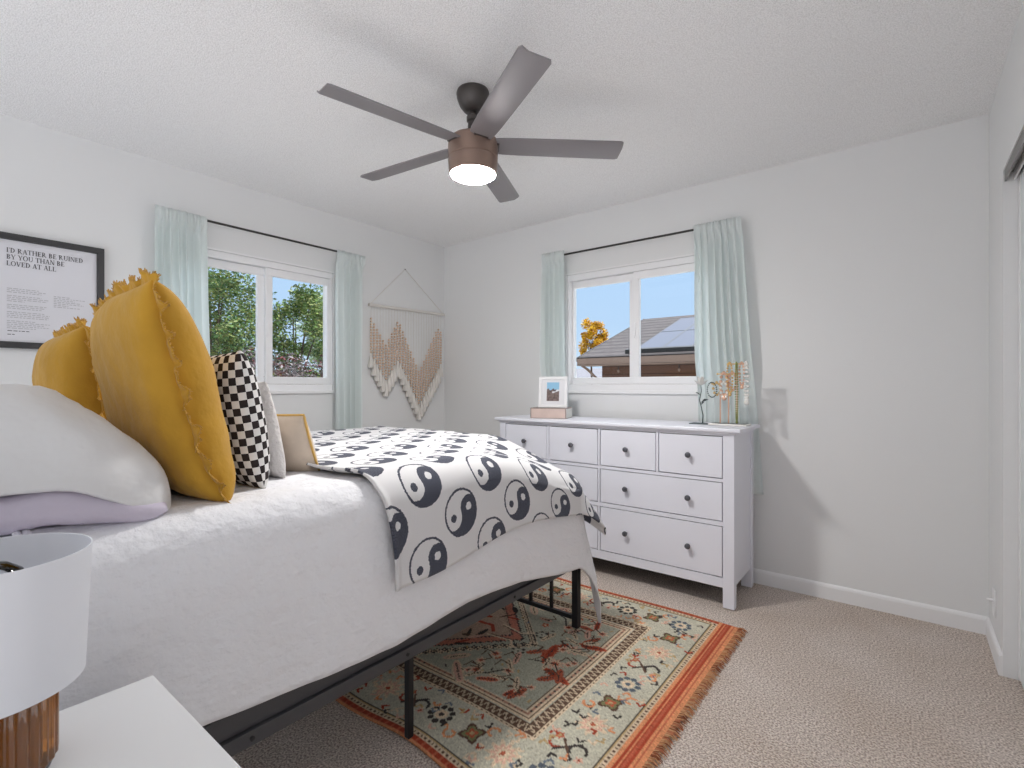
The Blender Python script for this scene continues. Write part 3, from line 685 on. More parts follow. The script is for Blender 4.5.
    for sx in (1, -1):
        for sy in (1, -1):
            def P_(a, b_): return (mxc_ + sx * a, myc + sy * b_)
            for (a, b_, l, w, an, cc, ee) in ((.72, -.0 + .02, .082, .022, 1.35, red, terra), (.83, .14, .075, .020, .25, red, terra), (.50, .36, .085, .024, .7, pink, cream), (.42, .28, .06, .02, 2.3, cream * .9, pink), (.63, .33, .05, .018, -.5, terra, pink), (.76, .33, .05, .018, 1.9, red, pink)):
                x, y = P_(a, b_); leaf(x, y, l, w, an if sx * sy > 0 else -an, cc, ee, dk)
            x, y = P_(.78, .07); rosette(x, y, .042, 8, (pink, cream, terra, dk)); x, y = P_(.66, .23); rosette(x, y, .030, 6, (cream, pink, red, dk)); x, y = P_(.60, .09); ringlet(x, y, .026, 6, dk, sage)
            x, y = P_(.56, .18); rosette(x, y, .02, 5, (terra, terra, cream, cream))
            stroke([P_(.70, .10), P_(.78, .07), P_(.82, .11)], .004, dk); stroke([P_(.50, .34), P_(.60, .30), P_(.64, .24)], .004, dk); stroke([P_(.40, .06), P_(.52, .04), P_(.56, .08), P_(.60, .04)], .005, cream); stroke([P_(.41, .05), P_(.53, .03), P_(.57, .07), P_(.61, .03)], .003, dk)
            for k in range(16):
                a, b_ = rs_.uniform(.35, .86), rs_.uniform(.0, .38); x, y = P_(a, b_)
                if a + b_ > .60: 
                    an = rs_.uniform(0, 6.28); stroke([(x, y), (x + .014 * math.cos(an), y + .014 * math.sin(an))], .004, rs_.choice((terra, cream, dk, gold, blue)))
    for k in range(60):
        x, y = RX1 - .40 - rs_.uniform(.06, .62), RY0 + .40 + rs_.uniform(.02, RY1 - RY0 - .82)
        a, b_ = abs(x - mxc_), abs(y - myc)
        if a + b_ < .70 or a + b_ > 1.15: continue
        an = rs_.uniform(0, 3.1); cc = rs_.choice((cream, pink, terra, cream))
        if k % 3: leaf(x, y, rs_.uniform(.03, .055), rs_.uniform(.011, .018), an, cc, cc * .82, dk)
        else: rosette(x, y, rs_.uniform(.020, .034), 6, (cream, pink, terra, dk))
        stroke([(x, y), (x + .05 * math.cos(an + .7), y + .05 * math.sin(an + .7)), (x + .06 * math.cos(an + 1.5), y + .06 * math.sin(an + 1.5))], .003, brown)
    # clean up motifs that ran over the frames
    # kilim ends and selvedge
    endm = (np.minimum(E, E2) < .095)
    e_ = np.minimum(E, E2)
    put(endm, salm)
    put(endm & (e_ > .040) & (e_ < .078), red * 1.1); put(endm & (e_ > .050) & (e_ < .056), terra); put(endm & (e_ > .064) & (e_ < .068), salm); put(endm & (e_ > .022) & (e_ < .026), terra)
    se = (Sd < .03) & ~endm
    put(se, salm * .85); put(se & (Sd > .006), red); put(se & (Sd > .006) & ((X % .03) < .010), terra); 
    # woven irregularity
    C *= (1 + rng.normal(0, .13, X.shape))[..., None]
    blot = np.zeros(X.shape)
    for k in range(1, 5): blot += np.sin(X * 9 * k + rng.uniform(0, 6)) * np.sin(Y * 11 * k + rng.uniform(0, 6)) / k
    C *= 1.12 * (1 + .05 * blot)[..., None]
    return X, Y, np.clip(C, 0.01, 1)
Xr, Yr, Cr = weave()
ny, nx = Xr.shape
Zr = .009 + .004 * np.sin(Xr * 6.1 + 1) * np.sin(Yr * 5 + 2)
Zr += .006 * np.exp(-((Xr + 1.32) / .12) ** 2) * np.exp(-((Yr - RY0) / .12) ** 2)
Yw = Yr + .012 * np.sin(Xr * 9 + .6) * np.exp(-((Yr - RY0) / .35) ** 2)
idx = np.arange(nx * ny).reshape(ny, nx)
V = np.stack([Xr + 1.8, Yw - 1.81, Zr], -1).reshape(-1, 3)
F = np.stack([idx[:-1, :-1], idx[1:, :-1], idx[1:, 1:], idx[:-1, 1:]], -1).reshape(-1, 4)
me = bpy.data.meshes.new('woven_body'); me.vertices.add(len(V)); me.vertices.foreach_set('co', V.ravel().astype(np.float32))
me.loops.add(F.size); me.loops.foreach_set('vertex_index', F.ravel().astype(np.int32)); me.polygons.add(len(F))
me.polygons.foreach_set('loop_start', np.arange(0, F.size, 4, dtype=np.int32)); me.update(calc_edges=True)
ca_ = me.color_attributes.new('Col', 'FLOAT_COLOR', 'POINT'); ca_.data.foreach_set('color', np.concatenate([Cr, np.ones(Cr.shape[:2] + (1,))], -1).reshape(-1).astype(np.float32))
M['rug'] = attr_mat('rug_wool', 1., bump=(330, .8, .004)); me.materials.append(M['rug'])
rug = thing('area_rug', 'sage green and red patterned oriental rug with orange fringe under the bed', 'rug', (-1.8, 1.81, 0))
o = bpy.data.objects.new('woven_body', me); COL.objects.link(o); o.parent = rug
so = o.modifiers.new('thick', 'SOLIDIFY'); so.thickness = .007; so.offset = -1
rnd = random.Random(8); mb = MB(); cl = []
yv = RY0
fcols = [(.50, .25, .12), (.44, .17, .09), (.58, .34, .18), (.24, .08, .04), (.52, .30, .16)]
while yv < RY1:
    w = rnd.uniform(.0025, .004); L_ = rnd.uniform(.018, .040); off = rnd.uniform(-.008, .008); n0 = len(mb.v)
    yy = yv + (.012 * math.sin(RX1 * 9 + .6) * math.exp(-((yv - RY0) / .35) ** 2))
    mb.tube([(RX1 + 1.8 - .004, yy - 1.81, .010), (RX1 + 1.8 + L_ * .5, yy - 1.81 + off * .4, .011 + rnd.uniform(0, .004)), (RX1 + 1.8 + L_, yy - 1.81 + off, .004)], [w * .55, w * .6, w * .35], 5)
    cc = rnd.choice(fcols); cl += [(*cc, 1)] * (len(mb.v) - n0); yv += rnd.uniform(.0026, .0042)
mb.col = cl; mb.build('fringe', attr_mat('fringe_yarn', 1.), rug)

# ------------------------------------------------------------------ bed frame
BX, BXF, BY0, BY1 = -1.215, -2.785, .03, 2.10
bf = thing('bed_frame', 'black and charcoal metal platform bed frame', 'bed frame', (-2.0, 1.06, 0))
def bb(name, m, x0, x1, y0, y1, z0, z1, bevel=.002, parent=bf): return MB().box(x0 + 2.0, x1 + 2.0, y0 - 1.06, y1 - 1.06, z0, z1).build(name, m, parent, 0, bevel)
for sx, nm in ((1, 'near'), (-1, 'far')):
    xo = BX if sx > 0 else BXF
    # angle-iron rail: tall outer face with a folded lip
    xi = xo - sx * .022
    mb = MB().box(min(xo, xi) + 2, max(xo, xi) + 2, BY0 - 1.06, BY1 - 1.06, .315, .352).box(min(xo - sx * .012, xi) + 2, max(xo - sx * .012, xi) + 2, BY0 - 1.06, BY1 - 1.06, .352, .405)
    rl = mb.build('side_rail', M['rail'], bf, 0, .0015)
    for yj in (.55, 1.02, 1.56):
        MB().lathe([(.006, 0), (.006, .003), (.001, .005)], n=10).build('rivet', M['black'], rl).matrix_local = Matrix.Translation((xo + 2, yj - 1.06, .333)) @ Matrix.Rotation(sx * PI / 2, 4, 'Y')
    for y, dx in ((2.075, 0.012), (1.085, .060), (.07, .012)):
        x = xo - sx * dx; w = .016 if dx < .05 else .011
        bb('leg', M['black'], min(x, x - sx * 2 * w), max(x, x - sx * 2 * w), y - w, y + w, 0.012 if y > 1.07 else 0.0, .318 if dx < .05 else .345)
bb('foot_rail', M['rail'], BXF + .0225, BX - .0225, BY1 - .035, BY1 - .01, .325, .40)
bb('crossbar', M['black'], BXF + .05, BX - .05, 2.066, 2.084, .045, .065)
for x in (-1.385, -1.512, -1.64, -2.36, -2.49, -2.62): bb('support_bar', M['black'], x - .007, x + .007, 2.068, 2.082, .066, .324, bevel=0)
bb('centre_rail', M['black'], -2.015, -1.985, BY0 + .03, BY1 - .036, .34, .37)
for i in range(9):
    y = .14 + i * .235; bb('slat', M['black'], BXF + .0225, BX - .0225, y - .015, y + .015, .371, .385, bevel=0)

# ------------------------------------------------------------------ cloth-over-bed surface
WB2, LB, TOPZ, RAD = .775, 2.10, .875, .075
CXB = -2.0
def corner_sag(x, y): return .155 * sm((x + 1.75) / .55) * sm((y - 1.40) / .72)
def side_bulge(x, y): return 0
def drape(p, q, off=0., w=WB2, l=LB, r=RAD, slant=.04, cs=.20):
    """sheet coordinates (p across, q along from the head wall) laid over the mattress"""
    sp_ = 1 if p > 0 else -1; ox = max(0., abs(p) - (w - r)); oy = max(0., q - (l - r)); o = math.hypot(ox, oy)
    bx_ = min(abs(p), w - r); by_ = min(q, l - r)
    z = TOPZ + off
    if o > 0:
        rr = r + off; ph = min(o / rr, PI / 2); h_ = rr * math.sin(ph); dz = rr * (1 - math.cos(ph)); rem = max(0., o - rr * PI / 2)
        h_ += rem * (slant + cs * min(ox, oy) / o); dz += rem; bx_ += ox / o * h_; by_ += oy / o * h_; z = TOPZ + off - dz
    x = CXB + sp_ * bx_; y = by_
    k = max(0., min(1., (z - .30) / (TOPZ - .30))) if z < TOPZ - .05 else 1.
    z -= corner_sag(x, y) * (.25 + .75 * k)
    return x, y, z
def soft(x, y, a=.012): return a * nz3(x * 2.2, y * 2.2, 3.3) + a * .5 * nz3(x * 6, y * 5, 8.1)
mt = tag(grid_mb(40, 60, lambda u, v: (lambda t_: (t_[0], t_[1], max(t_[2] - .012, .63)))(drape((u * 2 - 1) * (.755 + .26), .02 + v * 2.30, -.012, w=.755, l=2.045)), None).build('mattress', M['sheet'], smooth=60),
         'mattress under a pale grey sheet showing at the head of the bed', 'mattress')
bs_ = MB().box(-2.755, -1.245, .03, 2.06, .41, .63).build('box_spring', M['sheet'], smooth=0, bevel=.02); tag(bs_, 'box spring between the metal frame and the mattress, mostly under the quilt', 'box spring')
# bedspread
HEM = [(.15, .45), (.43, .442), (.64, .420), (.95, .404), (1.11, .412), (1.28, .427), (1.6, .408), (1.9, .385), (2.3, .375), (2.7, .40)]
def interp(tab, x):
    for (a, va), (b_, vb) in zip(tab[:-1], tab[1:]):
        if x <= b_: return va + (vb - va) * max(0, (x - a)) / (b_ - a)
    return tab[-1][1]
def spread_pt(u, v):
    q = .165 + v * (2.48 + .28 * sm((u - .88) / .12) - .165)
    hem = interp(HEM, q) - .02
    over = (TOPZ - RAD - hem) + RAD * PI / 2
    # keep both sides the same size; u 0..1 from far hem to near hem
    p = (u * 2 - 1) * (WB2 - RAD + over)
    x, y, z = drape(p, q, .004)
    o = max(0, abs(p) - (WB2 - RAD)); oy = max(0, q - (LB - RAD))
    amp = sm(max(o, oy) / .45)
    x += (1 if p > 0 else -1) * amp * (.012 * nz3(q * 4.2, z * 1.5, 1.) + .006 * nz3(q * 11, z * 3., 4.)) * (1 if o > 0 else 0)
    y += amp * .02 * nz3(p * 5, z * 2, 7.) * (1 if oy > 0 else 0)
    z += soft(x, y, .010) * (1 - amp) + (.008 * sm((.55 - q) / .4) if o == 0 else 0)
    return (x, y, z)
def spread_uv(u, v): q = .165 + v * (2.53 - .165); return (q, (u * 2 - 1) * 1.2)
qb = grid_mb(150, 150, spread_pt, spread_uv).build('bedspread', M['quilt'], smooth=180)
tag(qb, 'white quilted bedspread draped over the bed and hanging at its side', 'bedspread')
so = qb.modifiers.new('thick', 'SOLIDIFY'); so.thickness = .006; so.offset = 1
# turned back edge of the spread at the head end
for k, (dy, rr) in enumerate(((.0, .0065), (.012, .007))):
    pts = []
    for i in range(40):
        p = -.70 + i * (1.53 / 39) + 0; x, y, z = drape(min(p, .77 + .12), .165 + dy, .012 + rr * .6); pts.append((x, y + .004 * math.sin(i), z))
    MB().tube(pts, rr, 8).build('folded_edge', M['quilt'], qb)
# throw blanket
TH0 = .875
def throw_q0(p): return TH0 + .07 * sm((p - .62) / .5) + .012 * math.sin(p * 9)
def throw_pt(u, v):
    p0_ = -1.02 + u * (1.02 + WB2 - RAD + .385)
    q = throw_q0(p0_) + v * (2.355 - throw_q0(p0_))
    p = -1.02 + u * (1.02 + WB2 - RAD + .385 - .115 * sm((q - 1.0) / 1.0))
    x, y, z = drape(p, q, .020, cs=.65)
    o = max(0, abs(p) - (WB2 - RAD)); oy = max(0, q - (LB - RAD)); amp = sm(max(o, oy) / .4)
    x += (1 if p > 0 else -1) * amp * .007 * nz3(q * 4, z * 2, 2.) * (1 if o > 0 else 0) + (.010 * sm(o / .3) if p > 0 else 0)
    y += amp * .012 * nz3(p * 4, z * 2, 5.) * (1 if oy > 0 else 0)
    z += soft(x, y, .010) * (1 - amp)
    d = q - throw_q0(p)
    lift = .014 * math.exp(-(d / .018) ** 2)
    if o > .08: x += lift
    else: z += lift
    return (x, y, z)
def throw_uv(u, v):
    p0_ = -1.02 + u * (1.02 + WB2 - RAD + .385); q = throw_q0(p0_) + v * (2.355 - throw_q0(p0_)); p = -1.02 + u * (1.02 + WB2 - RAD + .385 - .115 * sm((q - 1.0) / 1.0))
    return (q + .01, p + .022)
tb = grid_mb(190, 170, throw_pt, throw_uv).build('throw_blanket', M['throw'], smooth=180)
tag(tb, 'white knit throw with black yin-yang circles over the foot of the bed', 'blanket')
so = tb.modifiers.new('thick', 'SOLIDIFY'); so.thickness = .008; so.offset = 1

# ------------------------------------------------------------------ pillows
def pillow_geo(w, h, t, n=36, seed=0, ears=.05, wr=.006, tb_=None, pw=2.6, ex=.42, deform=None):
    """x across, z up, y thickness ; centre at origin"""
    mb = MB(); vs = []; uv = []; t0 = t / 2; t1 = (tb_ if tb_ is not None else t / 2)
    for side, tt in ((1, t0), (-1, t1)):
        for j in range(n + 1):
            for i in range(n + 1):
                a, b_ = math.sin(PI / 2 * (2 * i / n - 1)), math.sin(PI / 2 * (2 * j / n - 1))
                k = (max(0, (1 - abs(a) ** pw)) * max(0, (1 - abs(b_) ** pw))) ** ex
                x = w / 2 * a * (1 - ears * (1 - b_ * b_) ** 1.0 * abs(a) ** 3); z = h / 2 * b_ * (1 - ears * (1 - a * a) * abs(b_) ** 3)
                # gathers running in from the corners
                g = wr * (nz3(x * 7 + seed, z * 7, side * 2.) + .6 * nz3(x * 16 + seed, z * 16, side * 5.)) * min(1, k * 3)
                pt = (x, side * (tt * k + g), z); vs.append(deform(*pt) if deform else pt); uv.append((x + side * .3, z))
    m1 = (n + 1) ** 2; fs = []
    # lay the cloth pattern out by distance over the surface, from the middle of each face
    Pn = np.array(vs).reshape(2, n + 1, n + 1, 3); h2_ = n // 2
    du_ = np.concatenate([np.zeros((2, n + 1, 1)), np.cumsum(np.linalg.norm(np.diff(Pn, axis=2), axis=3), axis=2)], 2); du_ -= du_[:, :, h2_:h2_ + 1]
    dv_ = np.concatenate([np.zeros((2, 1, n + 1)), np.cumsum(np.linalg.norm(np.diff(Pn, axis=1), axis=3), axis=1)], 1); dv_ -= dv_[:, h2_:h2_ + 1, :]
    uv = list(map(tuple, np.stack([du_, dv_], -1).reshape(-1, 2)))
    for j in range(n):
        for i in range(n):
            a = j * (n + 1) + i
            fs.append((a, a + n + 1, a + n + 2, a + 1)); fs.append((m1 + a, m1 + a + 1, m1 + a + n + 2, m1 + a + n + 1))
    mb.add(vs, fs); mb.uv = uv
    return mb, n
def weld(o, d=.0006):
    bm = bmesh.new(); bm.from_mesh(o.data); bmesh.ops.remove_doubles(bm, verts=bm.verts, dist=d); bm.to_mesh(o.data); bm.free()
def rim(w, h, ears, n=200):
    pts = []
    for k in range(n):
        s = 4 * k / n; e_, f = int(s), s - int(s); c_ = 2 * f - 1
        a, b_ = ((c_, -1), (1, c_), (-c_, 1), (-1, -c_))[e_]
        pts.append(Vector((w / 2 * a * (1 - ears * (1 - b_ * b_) * abs(a) ** 3), 0, h / 2 * b_ * (1 - ears * (1 - a * a) * abs(b_) ** 3))))
    return pts
def ruffle(w, h, ears, width, amp, waves, seed, name, m, parent):
    n = 420; pts = rim(w, h, ears, n); mb = MB(); rnd = random.Random(seed); L = 5
    ph = [rnd.uniform(0, 6) for _ in range(4)]
    for k in range(n):
        p = pts[k]; tng = (pts[(k + 3) % n] - pts[k - 3]).normalized(); nrm = Vector((tng.z, 0, -tng.x))
        # round the outward direction off at the corners
        outw = (nrm + (p.normalized()) * .6).normalized()
        s = 2 * PI * k / n
        wv = math.sin(waves * s + ph[0] + 1.2 * math.sin(5 * s + ph[1])) + .5 * math.sin(waves * 2.3 * s + ph[2])
        wd = width * (1 + .25 * math.sin(waves * .7 * s + ph[3])) 
        for j in range(L):
            f = j / (L - 1); jit = (rnd.uniform(-.0025, .0025) if j == L - 1 else 0)
            mb.v.append(tuple(p - outw * .006 + outw * (wd * f + jit) + Vector((0, amp * wv * f ** 1.1, 0)) + tng * amp * .5 * math.cos(waves * s + ph[0]) * f))
    for k in range(n):
        for j in range(L - 1):
            a = k * L + j; b_ = ((k + 1) % n) * L + j; mb.f.append((a, b_, b_ + 1, a + 1))
    o = mb.build(name, m, parent, 180); so = o.modifiers.new('thick', 'SOLIDIFY'); so.thickness = .003; so.offset = 0
    # frayed outer edge
    fr_ = MB(); 
    for k in range(0, n):
        a = Vector(mb.v[k * L + L - 1]); b_ = Vector(mb.v[((k + 1) % n) * L + L - 1]); o_ = (a - Vector(mb.v[k * L + L - 2])).normalized()
        for q in range(2):
            c_ = a.lerp(b_, rnd.random()); e_ = c_ + o_ * rnd.uniform(.003, .008) + Vector((rnd.uniform(-.003, .003), rnd.uniform(-.003, .003), rnd.uniform(-.003, .003)))
            fr_.tube([c_ - o_ * .003, e_], [.0016, .001], 4)
    fr_.build('frayed_edge', M['mustard_fray'], o, 0)
    return o
def pillow(name, label, m, w, h, t, loc, rot, group=None, seed=0, ears=.05, wr=.006, **k):
    e = thing(name, label, 'pillow', loc, rot, group); mb, n = pillow_geo(w, h, t, seed=seed, ears=ears, wr=wr, **k)
    o = mb.build('cushion', m, e, 180); weld(o); return e
def warp(e, fn):
    todo = list(e.children)
    while todo:
        o = todo.pop(); todo += list(o.children)
        for v in o.data.vertices: v.co = fn(*v.co)
def droop(w, h, dz, dx):
    """the far top corner slumps down and in; the near bottom corner spreads out on the bed"""
    def fn(x, y, z):
        k = sm((.04 - x) / (w * .6)) * sm(z / (h * .5)); q = sm((x - w * .2) / (w * .3)) * sm((-z - h * .25) / (h * .25))
        return (x + dx * k + .012 * q, y + .02 * q, z - dz * k - .004 * q)
    return fn
def lean(deg): return math.radians(deg)
# upright cushions: local +y is the foot side; positive x-rotation tips the top towards the head
pl = pillow('mustard_pillow', 'large mustard yellow pillow with ruffled edge, nearest the side of the bed', M['mustard'], .455, .54, .25, (-1.528, .432, 1.146), (lean(15), math.radians(2.5), math.radians(2)), 'mustard pillows', 1, ears=.07, wr=.006, tb_=.07, ex=.38)
ruffle(.455, .54, .07, .027, .007, 31, 5, 'ruffle', M['mustard'], pl)
warp(pl, droop(.455, .54, .055, .03))
pl = pillow('mustard_pillow', 'farther mustard yellow pillow in front of the poster, behind the large one', M['mustard'], .48, .47, .22, (-2.12, .425, 1.118), (lean(10), math.radians(2), math.radians(-2)), 'mustard pillows', 7, ears=.07, wr=.007)
ruffle(.48, .47, .07, .026, .007, 31, 9, 'ruffle', M['mustard'], pl)
warp(pl, droop(.48, .47, .02, .015))
pillow('checkered_pillow', 'black and white checkered square pillow behind the large mustard pillow', M['check'], .39, .385, .17, (-1.58, .615, 1.070), (lean(10), 0, math.radians(4)), None, 12, ears=.05, wr=.004, tb_=.05)
pillow('tufted_pillow', 'ivory tufted pillow mostly hidden behind the checkered pillow', M['fuzzy'], .36, .30, .10, (-1.66, .725, 1.032), (lean(12), 0, math.radians(4)), None, 15, ears=.03, wr=.006)
pl = pillow('accent_pillow', 'small cream cushion with golden piping, farthest toward the foot', M['cream'], .32, .21, .11, (-1.665, .815, .975), (lean(22), 0, math.radians(22)), None, 18, ears=.03, wr=.002)
rp = rim(.32, .21, .03, 120); MB().tube([p * 1.01 for p in rp] + [rp[0] * 1.01], .0042, 6, cap=False).build('piping', M['tan_trim'], pl)
# sleeping pillows lie flat on each other; local +y is up, local -z towards the foot
def slump_l(x, y, z):
    k = 1 - .10 * (abs(x) / .36) ** 4 * (abs(z) / .29) ** 4; x *= k; z *= k
    return (x, y - .034 * sm((-z - .05) / .22) * 1.0 + .010 * nz3(x * 9, z * 9, 2.), z)
def slump_w(x, y, z):
    k = 1 - .12 * (abs(x) / .36) ** 4 * (abs(z) / .30) ** 4; x *= k; z *= k
    return (x, y - .088 * sm((-z - .06) / .22) , z)
pillow('lavender_pillow', 'lavender pillow lying flat under the white pillow at the head', M['lav'], .72, .53, .105, (-1.61, .150, .925), (PI / 2, 0, 0), None, 21, ears=.02, wr=.012, tb_=.035, pw=5, ex=.35, deform=slump_l)
pillow('white_pillow', 'plump white pillow on top of the lavender one, leaning on the mustard pillow', M['sham'], .72, .62, .37, (-1.610, .132, .978), (PI / 2, 0, 0), None, 25, ears=.02, wr=.017, tb_=.02, pw=4.2, ex=.45, deform=slump_w)

# ------------------------------------------------------------------ nightstand and lamp
M['night'] = mat('nightstand_white', (.69, .695, .70), .4)
NS = (-.893, .099, 0)
ns = thing('nightstand', 'plain white nightstand top beside the bed in the near left corner', 'nightstand', NS)
def nb(name, *a, parent=ns, m=None, bevel=.002): x0, x1, y0, y1, z0, z1 = a; return MB().box(x0, x1, y0, y1, z0, z1).build(name, m or M['night'], parent, 0, bevel)
nb('top', -.225, .225, -.225, .225, .600, .620, bevel=.0015)
for x0, x1 in ((-.220, -.204), (.204, .220)): nb('side_panel', x0, x1, -.215, .215, .10, .600)
nb('bottom_panel', -.204, .204, -.215, .21, .10, .116); nb('back_panel', -.204, .204, .205, .213, .116, .60)
d_ = nb('drawer', -.202, .202, -.218, -.20, .36, .595); MB().sphere((0, -.230, .48), .012, 12, 8).build('knob', M['black'], d_)
nb('shelf', -.204, .204, -.20, .205, .34, .356)
for x in (-.2, .2):
    for y in (-.19, .19): MB().lathe([(.012, 0), (.018, .10)], (x, y, 0), 12).build('leg', M['trim'], ns)
LX, LY, LZ = -.996, .097, .620
lamp = thing('table_lamp', 'table lamp with white drum shade and ribbed amber glass base', 'lamp', (LX, LY, LZ))
M['amber'] = mat('amber_glass', (.70, .27, .045), .05, spec=.8, trans=.8, coat=.5)
MB().lathe([(.064, 0), (.066, .006), (.066, .012)], n=40).build('foot_plate', M['rod'], lamp)
MB().lathe([(.064, .008), (.0685, .014), (.0685, .128), (.064, .136), (.03, .140), (.02, .142)], n=240, rib=(30, .045)).build('glass_base', M['amber'], lamp, 60)
MB().lathe([(.052, .010), (.052, .126), (.02, .135)], n=32).build('inner_liner', mat('dark_amber_core', (.13, .045, .012), .3), lamp)
MB().lathe([(.014, .14), (.014, .165), (.017, .167), (.017, .205), (.013, .21)], n=20).build('socket', M['vinyl'], lamp)
bl = MB().lathe([(.012, .205), (.014, .22), (.034, .240), (.040, .262), (.034, .286), (.018, .298), (.001, .301)], n=24).build('bulb', M['bulb_glass'], lamp)
z0_, z1_ = .747 - LZ, .931 - LZ
sh = MB().lathe([(.1015, z0_), (.1095, z1_), (.1078, z1_), (.0998, z0_), (.1015, z0_)], n=72, cap=False).build('lamp_shade', M['shade'], lamp, 50)
sp_ = MB().tube([(.10, 0, z0_ + .02), (.017, 0, z0_ + .045)], .0016, 5).tube([(-.05, .087, z0_ + .02), (-.0085, .015, z0_ + .045)], .0016, 5).tube([(-.05, -.087, z0_ + .02), (-.0085, -.015, z0_ + .045)], .0016, 5)
sp_.build('shade_ring', M['vinyl'], sh)

# ------------------------------------------------------------------ poster
PX0, PY0, PY1, PZ0, PZ1 = A + .002, .062, .742, 1.345, 1.885
po = thing('framed_poster', 'black framed text poster on the left wall above the pillows', 'poster', (A, (PY0 + PY1) / 2, (PZ0 + PZ1) / 2))
def pb(mb, y0, y1, z0, z1, x0, x1):
    c0 = po.location; return mb.box(x0 - c0.x, x1 - c0.x, y0 - c0.y, y1 - c0.y, z0 - c0.z, z1 - c0.z)
bw = .030; mb = MB()
pb(mb, PY0, PY1, PZ1 - bw, PZ1, A + .001, A + .026); pb(mb, PY0, PY1, PZ0, PZ0 + bw, A + .001, A + .026); pb(mb, PY0, PY0 + bw, PZ0 + bw, PZ1 - bw, A + .001, A + .026); pb(mb, PY1 - bw, PY1, PZ0 + bw, PZ1 - bw, A + .001, A + .026)
mb.build('frame', M['frame_black'], po, 0, .001)
pap = pb(MB(), PY0 + bw, PY1 - bw, PZ0 + bw, PZ1 - bw, A + .004, A + .012).build('paper', M['paper'], po, 0)
# serif capitals built from thick and thin strokes; em box 1 high
TK, TN, SF = .17, .07, .30
def glyph(ch):
    """list of polygons, width"""
    P = []
    def st(x0, x1, y0, y1): P.append([(x0, y0), (x1, y0), (x1, y1), (x0, y1)])
    def diag(xa, ya, xb, yb, w): P.append([(xa - w / 2, ya), (xa + w / 2, ya), (xb + w / 2, yb), (xb - w / 2, yb)])
    def serif(x, y, w=.34): st(x - w / 2, x + w / 2, y, y + .055) if y < .5 else st(x - w / 2, x + w / 2, y - .055, y)
    def bowl(cx, cy, rx, ry, a0, a1, tw=TK, n=12):
        for k in range(n):
            q = []
            for a, io in ((a0 + (a1 - a0) * k / n, 1), (a0 + (a1 - a0) * (k + 1) / n, 1), (a0 + (a1 - a0) * (k + 1) / n, 0), (a0 + (a1 - a0) * k / n, 0)):
                rxi, ryi = (rx, ry) if io else (rx - tw, ry - TN); q.append((cx + rxi * math.cos(a), cy + ryi * math.sin(a)))
            P.append(q)
    h2 = PI / 2
    def stem(x): st(x, x + TK, 0, 1); serif(x + TK / 2, 0); serif(x + TK / 2, 1)
    if ch == 'I': stem(.10); return P, .37
    if ch == "'": P.append([(.05, 1.0), (.17, 1.0), (.13, .72), (.08, .72)]); return P, .2
    if ch == 'L': stem(.10); st(.1, .66, 0, TN); st(.60, .66, 0, .26); return P, .70
    if ch == 'D': stem(.10); bowl(.26, .5, .52, .5, -h2, h2); return P, .84
    if ch == 'B': stem(.10); bowl(.26, .755, .34, .245, -h2, h2); bowl(.26, .275, .40, .275, -h2, h2); return P, .73
    if ch == 'R': stem(.10); bowl(.26, .745, .36, .255, -h2, h2); diag(.74, 0, .34, .5, TK); st(.62, .86, 0, .055); return P, .86
    if ch == 'A': diag(.66, 0, .40, 1, TK); diag(.10, 0, .38, 1, TN); st(.2, .6, .32, .38); serif(.10, 0, .26); serif(.66, 0, .32); return P, .80
    if ch == 'V': diag(.36, 0, .12, 1, TK); diag(.42, 0, .68, 1, TN); serif(.12, 1, .32); serif(.68, 1, .26); return P, .80
    if ch == 'T': st(.30, .30 + TK, 0, 1); serif(.385, 0); st(.02, .75, .94, 1); st(.02, .07, .75, 1); st(.70, .75, .75, 1); return P, .77
    if ch == 'H': stem(.10); stem(.64); st(.2, .7, .48, .54); return P, .93
    if ch == 'E': stem(.10); st(.1, .64, 0, TN); st(.1, .62, 1 - TN, 1); st(.2, .50, .48, .54); st(.59, .64, 0, .25); st(.57, .62, .76, 1); st(.46, .50, .38, .64); return P, .70
    if ch == 'N': st(.10, .17, 0, 1); st(.70, .77, 0, 1); diag(.70, 0, .17, 1, TK); serif(.13, 0, .26); serif(.73, 1, .26); st(0, .2, .945, 1); return P, .86
    if ch == 'U': st(.10, .10 + TK, .32, 1); st(.68, .68 + TN, .32, 1); bowl(.425, .33, .325, .35, PI, 2 * PI, .12); serif(.185, 1); serif(.715, 1, .26); return P, .86
    if ch == 'O': bowl(.45, .5, .43, .52, 0, 2 * PI, TK, 24); return P, .90
    if ch == 'Y': st(.32, .32 + TK, 0, .45); diag(.40, .42, .12, 1, TK); diag(.43, .42, .70, 1, TN); serif(.40, 0); serif(.12, 1, .3); serif(.70, 1, .26); return P, .80
    return P, .32
def text_mb(lines, y0, z_top, size, pitch, squeeze=1.):
    mb = MB(); c0 = po.location
    for li, s_ in enumerate(lines):
        yc = y0; zb = z_top - size - li * pitch
        for ch in s_:
            P, w = glyph(ch)
            for q in P:
                vs = [(A + .0135 - c0.x, yc + px_ * size * squeeze - c0.y, zb + pz_ * size - c0.z) for px_, pz_ in q]; o_ = len(mb.v)
                mb.v += vs; mb.f.append(tuple(range(o_, o_ + len(vs))))
            yc += (w + .03) * size * squeeze
    return mb
text_mb(["I'D RATHER BE RUINED", "BY YOU THAN BE", "LOVED AT ALL"], .378, 1.818, .0225, .0310, .90).build('headline', M['ink'], pap, 0)
